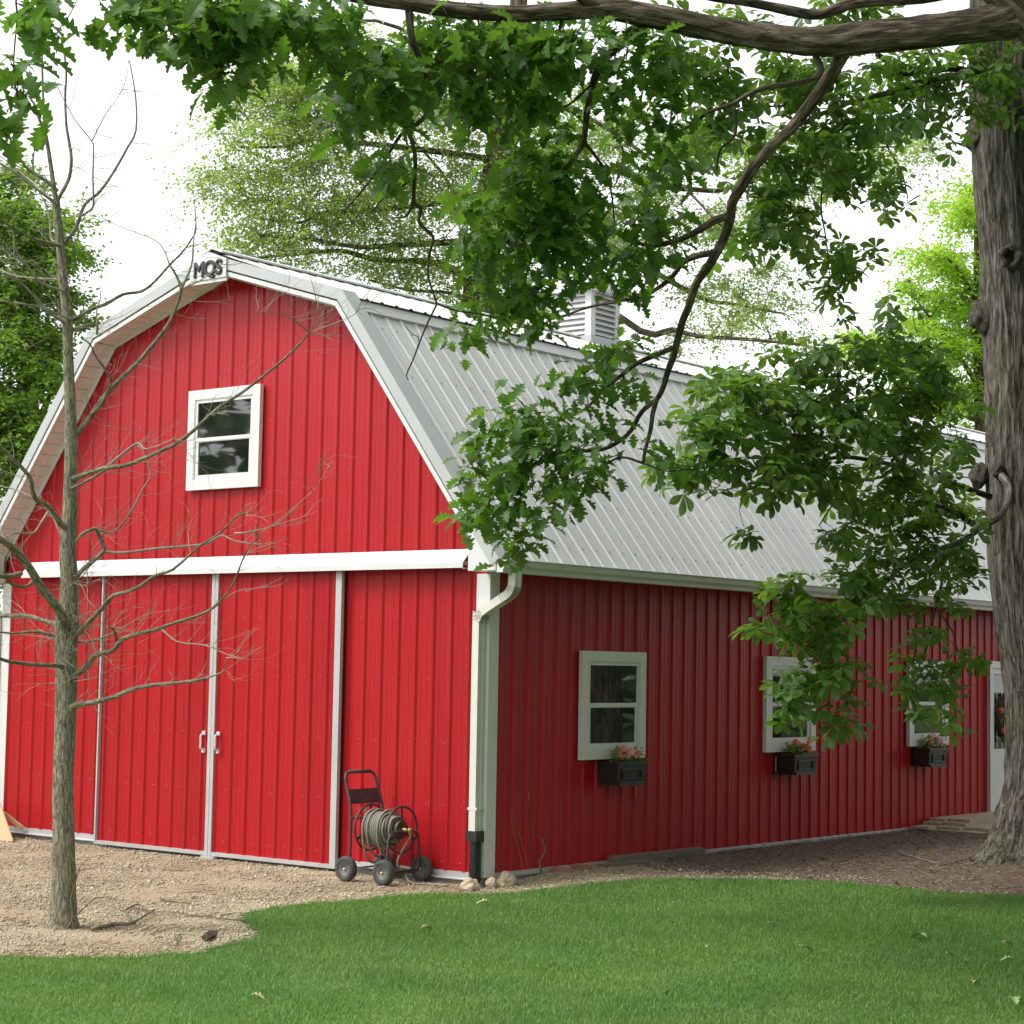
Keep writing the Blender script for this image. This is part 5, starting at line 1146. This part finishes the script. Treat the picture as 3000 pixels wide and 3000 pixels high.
ob = [(1760, 800, 90, 35, 14.5, 1.2), (1870, 160, 110, 80, 13), (1980, 200, 80, 60, 13.2), (1850, 380, 80, 80, 13.5, .7), (330, 20, 70, 30, 11), (430, 55, 110, 60, 11.1), (560, 70, 130, 80, 11.3), (680, 160, 80, 80, 11.3), (760, 100, 120, 80, 11.6), (640, 245, 45, 50, 11.3), (900, 50, 120, 60, 11.9), (600, 30, 160, 50, 11.3), (1020, 70, 100, 60, 12), (680, 30, 140, 50, 11.4),
 (75, 45, 75, 45, 10.8, .9), (130, 25, 60, 30, 10.8, .7), (35, 190, 45, 60, 10.7, .9), (55, 310, 55, 45, 10.7, .9), (20, 250, 40, 50, 10.7, .8),
 (1060, 190, 130, 90, 12.2), (1200, 170, 120, 110, 12.4), (1100, 330, 110, 60, 12.5), (1360, 220, 140, 110, 12.7), (1490, 120, 170, 70, 12.7), (1430, 310, 90, 60, 12.9), (1610, 150, 130, 110, 12.8), (1720, 110, 110, 50, 12.8), (1330, 90, 120, 50, 12.4), (1000, 330, 50, 45, 12.3, .7), (1140, 480, 90, 60, 12.7, .8), (1560, 260, 100, 80, 13, .8), (1790, 260, 80, 80, 13, .6),
 (1320, 330, 60, 40, 12.8, .6), (1530, 420, 100, 60, 13.3, .7), (1700, 380, 60, 60, 13.3, .6), (1500, 520, 100, 60, 13.5, .8), (1600, 520, 150, 90, 13.6), (1690, 590, 110, 80, 13.7), (1450, 620, 100, 70, 13.7), (1570, 640, 120, 60, 13.8), (1360, 690, 60, 60, 13.6, .8), (1480, 730, 120, 60, 14), (1640, 700, 130, 80, 14), (1770, 700, 110, 70, 14), (1450, 840, 100, 60, 14.3), (1530, 880, 105, 70, 14.6), (1390, 930, 55, 50, 14, .9),
 (1860, 770, 80, 50, 14.2), (1900, 640, 80, 90, 13.8), (1940, 480, 70, 70, 13.5), (1960, 330, 70, 60, 13.3), (1590, 850, 70, 40, 14.6), (1380, 980, 50, 30, 14, .8), (1560, 960, 60, 30, 14.8, .8), (1850, 830, 60, 30, 14.5, .8),
 (1745, 1066, 55, 26, 14.9), (1690, 1110, 50, 45, 15), (1850, 1010, 50, 40, 14.6, .7), (1790, 1060, 40, 40, 14.8, .7), (1480, 1190, 70, 35, 15.5), (1590, 1225, 100, 55, 15.5), (1490, 1280, 90, 70, 15.6), (1400, 1380, 70, 45, 15.8), (1470, 1430, 90, 65, 15.7), (1630, 1310, 110, 70, 15.4), (1550, 1370, 110, 75, 15.6), (1690, 1390, 70, 55, 15.2), (1350, 1510, 45, 40, 15.9), (1450, 1510, 70, 50, 15.8),
 (1480, 1610, 50, 45, 15.8, .9), (1540, 1550, 55, 40, 15.7, .8), (1690, 1150, 50, 50, 15.1, .9), (1845, 1130, 30, 40, 14.9, .9), (1790, 1260, 60, 40, 15.1), (1350, 1470, 40, 30, 15.9, .8), (1620, 1460, 60, 45, 15.5, .8), (1760, 1360, 50, 40, 15, .8), (1580, 1490, 50, 50, 15.6, .6), (1960, 1330, 50, 25, 14.7, .8)]
tips = blob_tips(ob, 4.25, .45)
tr = leaves_at(tips, 7, .075, (.12, .20), .32)
ex = unseen_leaves((7.5, -1.0, 10.5), (6, 5.0, 4.2), 3500, (.28, .45)); u = unseen_leaves((10.0, 1.0, 5.5), (3.6, 5, 5.5), 17000, (.3, .5)); ex = cat(ex, u)  # u: low leaf mass out of view, added to darken the side wall
make_foliage(ot, oo, OAK, cat(tr, ex), M['oak_leaf'], 'leaf', 300)
twig_mesh(tips, oa, .0038, 'twig', M['bark_dark'], ot, oo, 1.6)

# ================================================================== TREES BEYOND THE BARN
def sprays(tips, ns, nl, L, rad, size, droop):
    """feathery sprays: leaves strung along short outward-reaching twigs"""
    n = len(tips)*ns; S0 = np.repeat(tips, ns, 0)+unit(n)*(NR.uniform(0, 1, n)**.5*.22)[:, None]
    d = unit(n); d[:, 2] = d[:, 2]*.38-droop; d /= np.linalg.norm(d, axis=1, keepdims=True); ln = NR.uniform(L[0], L[1], n)
    t = np.tile((np.arange(nl)+.6)/nl, (n, 1))+NR.uniform(-.5/nl, .5/nl, (n, nl))
    O = S0[:, None, :]+d[:, None, :]*(t*ln[:, None])[:, :, None]; O[:, :, 2] -= (t**2)*(ln[:, None]*.22)
    O = O.reshape(-1, 3)+NR.normal(0, rad*.5, (n*nl, 3)); dd = np.repeat(d, nl, 0); side = np.cross(dd, UPZ); side /= np.linalg.norm(side, axis=1, keepdims=True)
    sg = np.where(np.arange(n*nl) % 2, 1, -1)[:, None]; A = dd*.7+side*sg*.8+NR.normal(0, .3, (n*nl, 3)); A[:, 2] -= .15
    A, B, Cc = frames(A, np.tile(UPZ, (n*nl, 1))+NR.normal(0, .45, (n*nl, 3)))
    return (O, A, B, Cc, NR.uniform(size[0], size[1], n*nl)), S0, d, ln
def far_tree(name, label, group, trunk, limbs, blobs, dens, dd, per, size, mat, droop, twr=.012, shape=DIA, spread=.25):
    o = tuple(at(*trunk[0][:3])); t = thing(name, label, 'tree', o, group); an = []
    limb(t, o, trunk, M['bark_limb'], 'trunk', 12, an, 4, .06)
    for pts, d0_, d1, r0, r1 in limbs: limb(t, o, chain(pts, d0_, d1, r0, r1), M['bark_limb'], 'branch', 6, an, 3)
    tips = blob_tips(blobs, dens, dd); tr, S0, sdir, sln = sprays(tips, per[0], per[1], per[2], per[3], size, droop)
    cx_ = blob_tips([b[:5] for b in blobs], .9, dd); twig_mesh(cx_, an, twr*2.0, 'twig', M['bark_limb'], t, o); an2 = list(cx_)+an
    twig_mesh(tips, an2, twr, 'twig', M['bark_dark'], t, o, 2.5)
    sx = np.cross(sdir, UPZ); sx /= np.linalg.norm(sx, axis=1, keepdims=True); E_ = S0+sdir*(sln*.92)[:, None]; E_[:, 2] -= sln*.19; r_ = twr*.5
    Vt = np.stack([S0-sx*r_, S0+sx*r_, S0+np.array([0, 0, r_*1.7]), E_], 1).reshape(-1, 3); q_ = np.arange(len(S0), dtype=np.int32)*4
    fast('twig', Vt, np.concatenate([np.stack([q_, q_+1, q_+3], 1), np.stack([q_+1, q_+2, q_+3], 1), np.stack([q_+2, q_, q_+3], 1)]), M['bark_twig'], t, 'stuff', org=o)
    V, F = inst(shape[0], shape[1], *tr); fast('foliage', V, F, mat, t, 'stuff', org=o); return t
lt = [(1310, 2300, 36, 58), (1370, 1200, 36, 50), (1430, 640, 36, 44), (1455, 500, 36, 42), (1490, 330, 36, 36), (1510, 150, 36, 30), (1530, -150, 36, 20)]
ll = [([(1420, 700), (1290, 712), (1155, 719), (1050, 724), (900, 700), (760, 690)], 36, 33, 12, 4), ([(1390, 830), (1280, 771), (1103, 761), (1000, 735), (860, 745), (720, 760)], 36, 34, 12, 4), ([(1440, 560), (1250, 600), (1000, 621), (930, 626), (880, 652), (760, 640)], 36, 34, 10, 3), ([(1460, 470), (1250, 440), (1000, 414), (905, 409), (828, 430), (700, 430)], 36, 33, 11, 3),
 ([(1470, 420), (1300, 300), (1000, 230), (800, 230), (650, 280)], 36, 34, 10, 3), ([(1500, 250), (1300, 150), (1100, 60), (900, 90)], 36, 35, 9, 3), ([(1380, 900), (1330, 860), (1200, 850), (1080, 820)], 36, 35, 7, 3), ([(1420, 640), (1650, 800), (1877, 970), (1971, 966), (2043, 984), (2200, 995), (2350, 1010)], 36, 34, 14, 4), ([(1440, 560), (1750, 700), (2043, 868), (2145, 890), (2300, 920)], 36, 37, 12, 3),
 ([(1470, 430), (1800, 500), (2100, 560), (2400, 450), (2600, 430)], 36, 38, 12, 3), ([(1500, 260), (1700, 330), (1950, 500), (2150, 700)], 36, 34, 9, 3), ([(1390, 900), (1600, 930), (1850, 1010)], 36, 35, 8, 3), ([(1440, 590), (1380, 640), (1290, 500), (1180, 380)], 36, 37, 8, 3)]
lb = [(720, 260, 90, 40, 34), (820, 190, 110, 60, 34), (950, 250, 120, 55, 34), (720, 385, 110, 40, 33.5), (860, 350, 110, 45, 34), (650, 497, 55, 14, 33.5, .8), (780, 500, 110, 45, 34), (940, 460, 110, 55, 34), (710, 600, 90, 38, 34), (840, 610, 110, 45, 34), (970, 570, 110, 50, 34), (720, 700, 100, 38, 33.5), (860, 700, 120, 40, 33.5), (990, 660, 110, 40, 34), (1100, 500, 110, 60, 35), (1080, 600, 110, 50, 35), (1170, 680, 110, 50, 35),
 (780, 770, 90, 25, 34, .8), (960, 790, 110, 25, 34, .8), (1080, 790, 90, 32, 35), (1200, 800, 100, 36, 35), (1300, 760, 90, 45, 36), (1330, 860, 70, 30, 36), (1250, 560, 120, 65, 36), (1350, 450, 110, 65, 36), (1400, 600, 110, 65, 35), (1150, 330, 100, 60, 35), (1300, 290, 110, 60, 36), (1000, 140, 130, 70, 34), (1200, 180, 120, 60, 35), (1450, 250, 110, 70, 36), (1600, 300, 110, 70, 36), (1650, 450, 110, 70, 36),
 (1500, 800, 110, 45, 36), (1600, 880, 90, 35, 36), (1800, 400, 120, 70, 36), (1900, 550, 130, 60, 36), (1750, 640, 110, 60, 36), (1900, 720, 120, 50, 36), (2050, 850, 120, 40, 36, .8), (2150, 940, 140, 32, 35, .8), (2020, 990, 100, 28, 35, .8), (2250, 890, 110, 35, 36, .8), (2310, 985, 110, 26, 36, .8), (2400, 420, 140, 50, 37), (2560, 470, 110, 42, 38, .8), (2650, 400, 110, 40, 38, .8), (2210, 790, 130, 35, 36, .8),
 (2300, 560, 120, 60, 37), (2110, 640, 120, 50, 36), (2720, 440, 60, 30, 38, .6), (700, 330, 30, 15, 33.5), (600, 540, 30, 12, 33.5, .7), (800, 280, 110, 40, 34), (1000, 350, 110, 50, 34), (1560, 560, 110, 70, 36), (1450, 720, 100, 50, 36), (2000, 430, 110, 60, 36), (2200, 420, 120, 60, 37)]
far_tree('locust_tree', 'tall airy tree with fine pale leaves rising behind the barn ridge', 'trees beyond the barn', lt, ll, lb, 5.6, 1.5, (11, 20, (.5, 1.1), .06), (.05, .090), M['locust_leaf'], .12, .006)
far_tree('broad_tree', 'dense green tree at the left end of the roof behind the bare trunk', 'trees beyond the barn', [(60, 2200, 42, 45), (70, 1500, 42, 38), (90, 1000, 42, 26), (110, 650, 42, 10)], [([(75, 1300), (150, 1150), (180, 1000)], 42, 41, 14, 4), ([(80, 1100), (20, 950), (-40, 850)], 42, 41, 12, 4), ([(95, 900), (170, 760), (220, 710)], 42, 41, 9, 3)],
 [(60, 520, 50, 40, 42), (40, 640, 80, 70, 42), (170, 640, 60, 30, 42), (120, 740, 100, 70, 41.5), (225, 725, 30, 30, 41.5, .8), (30, 850, 80, 80, 42), (180, 860, 60, 40, 42, .9), (50, 1000, 90, 80, 41.5), (130, 1100, 70, 70, 41.5), (40, 1200, 100, 80, 41), (150, 990, 40, 50, 42), (30, 1350, 70, 70, 41), (100, 1280, 60, 60, 41.5), (20, 1480, 40, 40, 41), (-120, 720, 110, 110, 42.3), (-150, 950, 120, 120, 42.3), (-110, 1180, 130, 120, 41.8), (-60, 560, 70, 70, 42), (-170, 1350, 110, 90, 42), (5, 1660, 30, 60, 41, .8), (250, 950, 40, 25, 43, .5)], 10, 1.5, (13, 13, (.4, .8), .11), (.085, .16), M['maple_leaf'], .12, .010)
far_tree('yellow_green_tree', 'bright yellow-green tree seen between the shaggy trunk and the roof', 'trees beyond the barn', [(2900, 2150, 45, 36), (2890, 1500, 45, 30), (2870, 1000, 45, 20), (2860, 620, 45, 6)], [([(2880, 1150), (2780, 1000), (2700, 900)], 45, 44, 9, 3), ([(2885, 1250), (2700, 1100), (2560, 1030)], 45, 44, 9, 3), ([(2870, 900), (2800, 780), (2740, 740)], 45, 44, 7, 2)],
 [(2840, 550, 40, 50, 45, .9), (2790, 620, 60, 40, 45, .9), (2850, 640, 40, 60, 45), (2720, 745, 80, 35, 45), (2800, 770, 70, 45, 45), (2680, 850, 60, 35, 44.5), (2780, 880, 90, 50, 45), (2700, 960, 80, 35, 44.5), (2800, 1000, 80, 55, 45), (2740, 1080, 100, 45, 44.5), (2860, 880, 40, 90, 45), (2480, 1000, 60, 25, 44, .8), (2560, 1000, 70, 40, 44), (2640, 1050, 60, 40, 44), (2840, 1160, 60, 50, 45), (2840, 1280, 50, 50, 45), (2760, 1180, 80, 45, 45), (3000, 900, 80, 300, 45.5, .5)], 8, 1.6, (14, 16, (.5, 1.0), .08), (.07, .13), M['lime_leaf'], .10, .008)
# far-off wood that rings the place
n = 26000; a = NR.uniform(0, 2*math.pi, n); rr = NR.uniform(55, 95, n); hmax = 4.5+6*vnoise(a*9, rr*.03, 1, 4); back = np.cos(a-math.atan2(.779, -.622)) > .55
hmax = np.where(back, hmax*.45, hmax*1.35); rr = np.where(back, rr+12, rr*.62)
O = np.stack([5+rr*np.cos(a), rr*np.sin(a), -.3+hmax*NR.uniform(0, 1, n)**.8], 1); d = unit(n); d[:, 2] = d[:, 2]*.5-.2
A, B, Cc = frames(d, np.tile(UPZ, (n, 1))+NR.normal(0, .5, (n, 3)))
V, F = inst(DIA[0]*np.array([1, 1.3, 1]), DIA[1], O, A, B, Cc, NR.uniform(.7, 1.5, n)); fast('distant_woods', V, F, M['wood_leaf'], kind='stuff')

# ================================================================== FALLEN LEAVES ON THE LAWN
FL = [(2382, 2800, .13, 'green_leaf', 'upright pale green leaf standing in the grass below the middle window', 1.1), (2717, 2747, .15, 'green_leaf', 'pale curled lobed leaf lying on the grass in front of the plank steps', .4),
      (2935, 2763, .10, 'dead_leaf', 'tan leaf on the grass just below the big trunk', .3), (1438, 2645, .11, 'dead_leaf', 'dry tan leaf on the grass just below the barn corner rocks', .5), (1232, 2718, .11, 'dead_leaf', 'pale leaf on the grass below the hose reel cart', .3),
      (2257, 2645, .08, 'green_leaf', 'small green leaf at the upper grass edge below the middle window', .3), (2850, 2880, .12, 'dead_leaf', 'tan leaf low on the lawn below the white door', .4),
      (2242, 2705, .10, 'green_leaf', 'flat green leaf above the upright pale one on the lawn', .2), (2975, 2810, .11, 'green_leaf', 'green leaf on the lawn touching the edge of view below the trunk', .3), (1267, 2820, .07, 'dead_leaf', 'tiny tan leaf mid lawn straight below the cart and its pale leaf', .2), (730, 2915, .10, 'dead_leaf', 'tan leaf low on the lawn below the gravel tip', .2),
      (2770, 2795, .08, 'dead_leaf', 'small tan leaf just below the pale curled lobed leaf', .3), (1945, 2908, .08, 'green_leaf', 'small green leaf low in the middle of the lawn', .2), (2965, 2922, .11, 'green_leaf', 'green leaf lowest on the lawn by the corner of view', .3), (2072, 2770, .06, 'green_leaf', 'tiny green leaf mid lawn left of the upright pale leaf', .5)]
for x, y, s, mt, lab, tl in FL:
    p = gnd(x, y, -.085); me = bpy.data.meshes.new('fallen_leaf'); me.from_pydata([tuple(v*s) for v in OAK[0]*np.array([1, 1, 2.0])], [], [tuple(map(int, f)) for f in OAK[1]]); me.materials.append(M[mt])
    o = link('fallen_leaf', me, None, tuple(p)); o.rotation_euler = (rnd.uniform(-.3, .3), -tl, rnd.uniform(0, 6.28)); tag(o, lab or 'small pale fallen leaf lying flat in the lawn grass', 'leaf', 'fallen leaves on the lawn')
for x, y, lab in ((2735, 2500, 'fresh green leaf on the mulch between the plank steps and the trunk'), (2180, 2530, 'fresh green leaf on the mulch below the middle window box'), (2060, 2558, 'fresh green leaf where the gravel fades into mulch')):
    p = gnd(x, y, -.03); me = bpy.data.meshes.new('fallen_leaf'); me.from_pydata([tuple(v*.16) for v in LEAFLET[0]*np.array([1, 1, 1.4])], [], [tuple(map(int, f)) for f in LEAFLET[1]]); me.materials.append(M['maple_leaf'])
    o = link('fallen_leaf', me, None, tuple(p)); o.rotation_euler = (0, -.15, rnd.uniform(0, 6.28)); tag(o, lab, 'leaf', 'fresh leaves on the mulch')
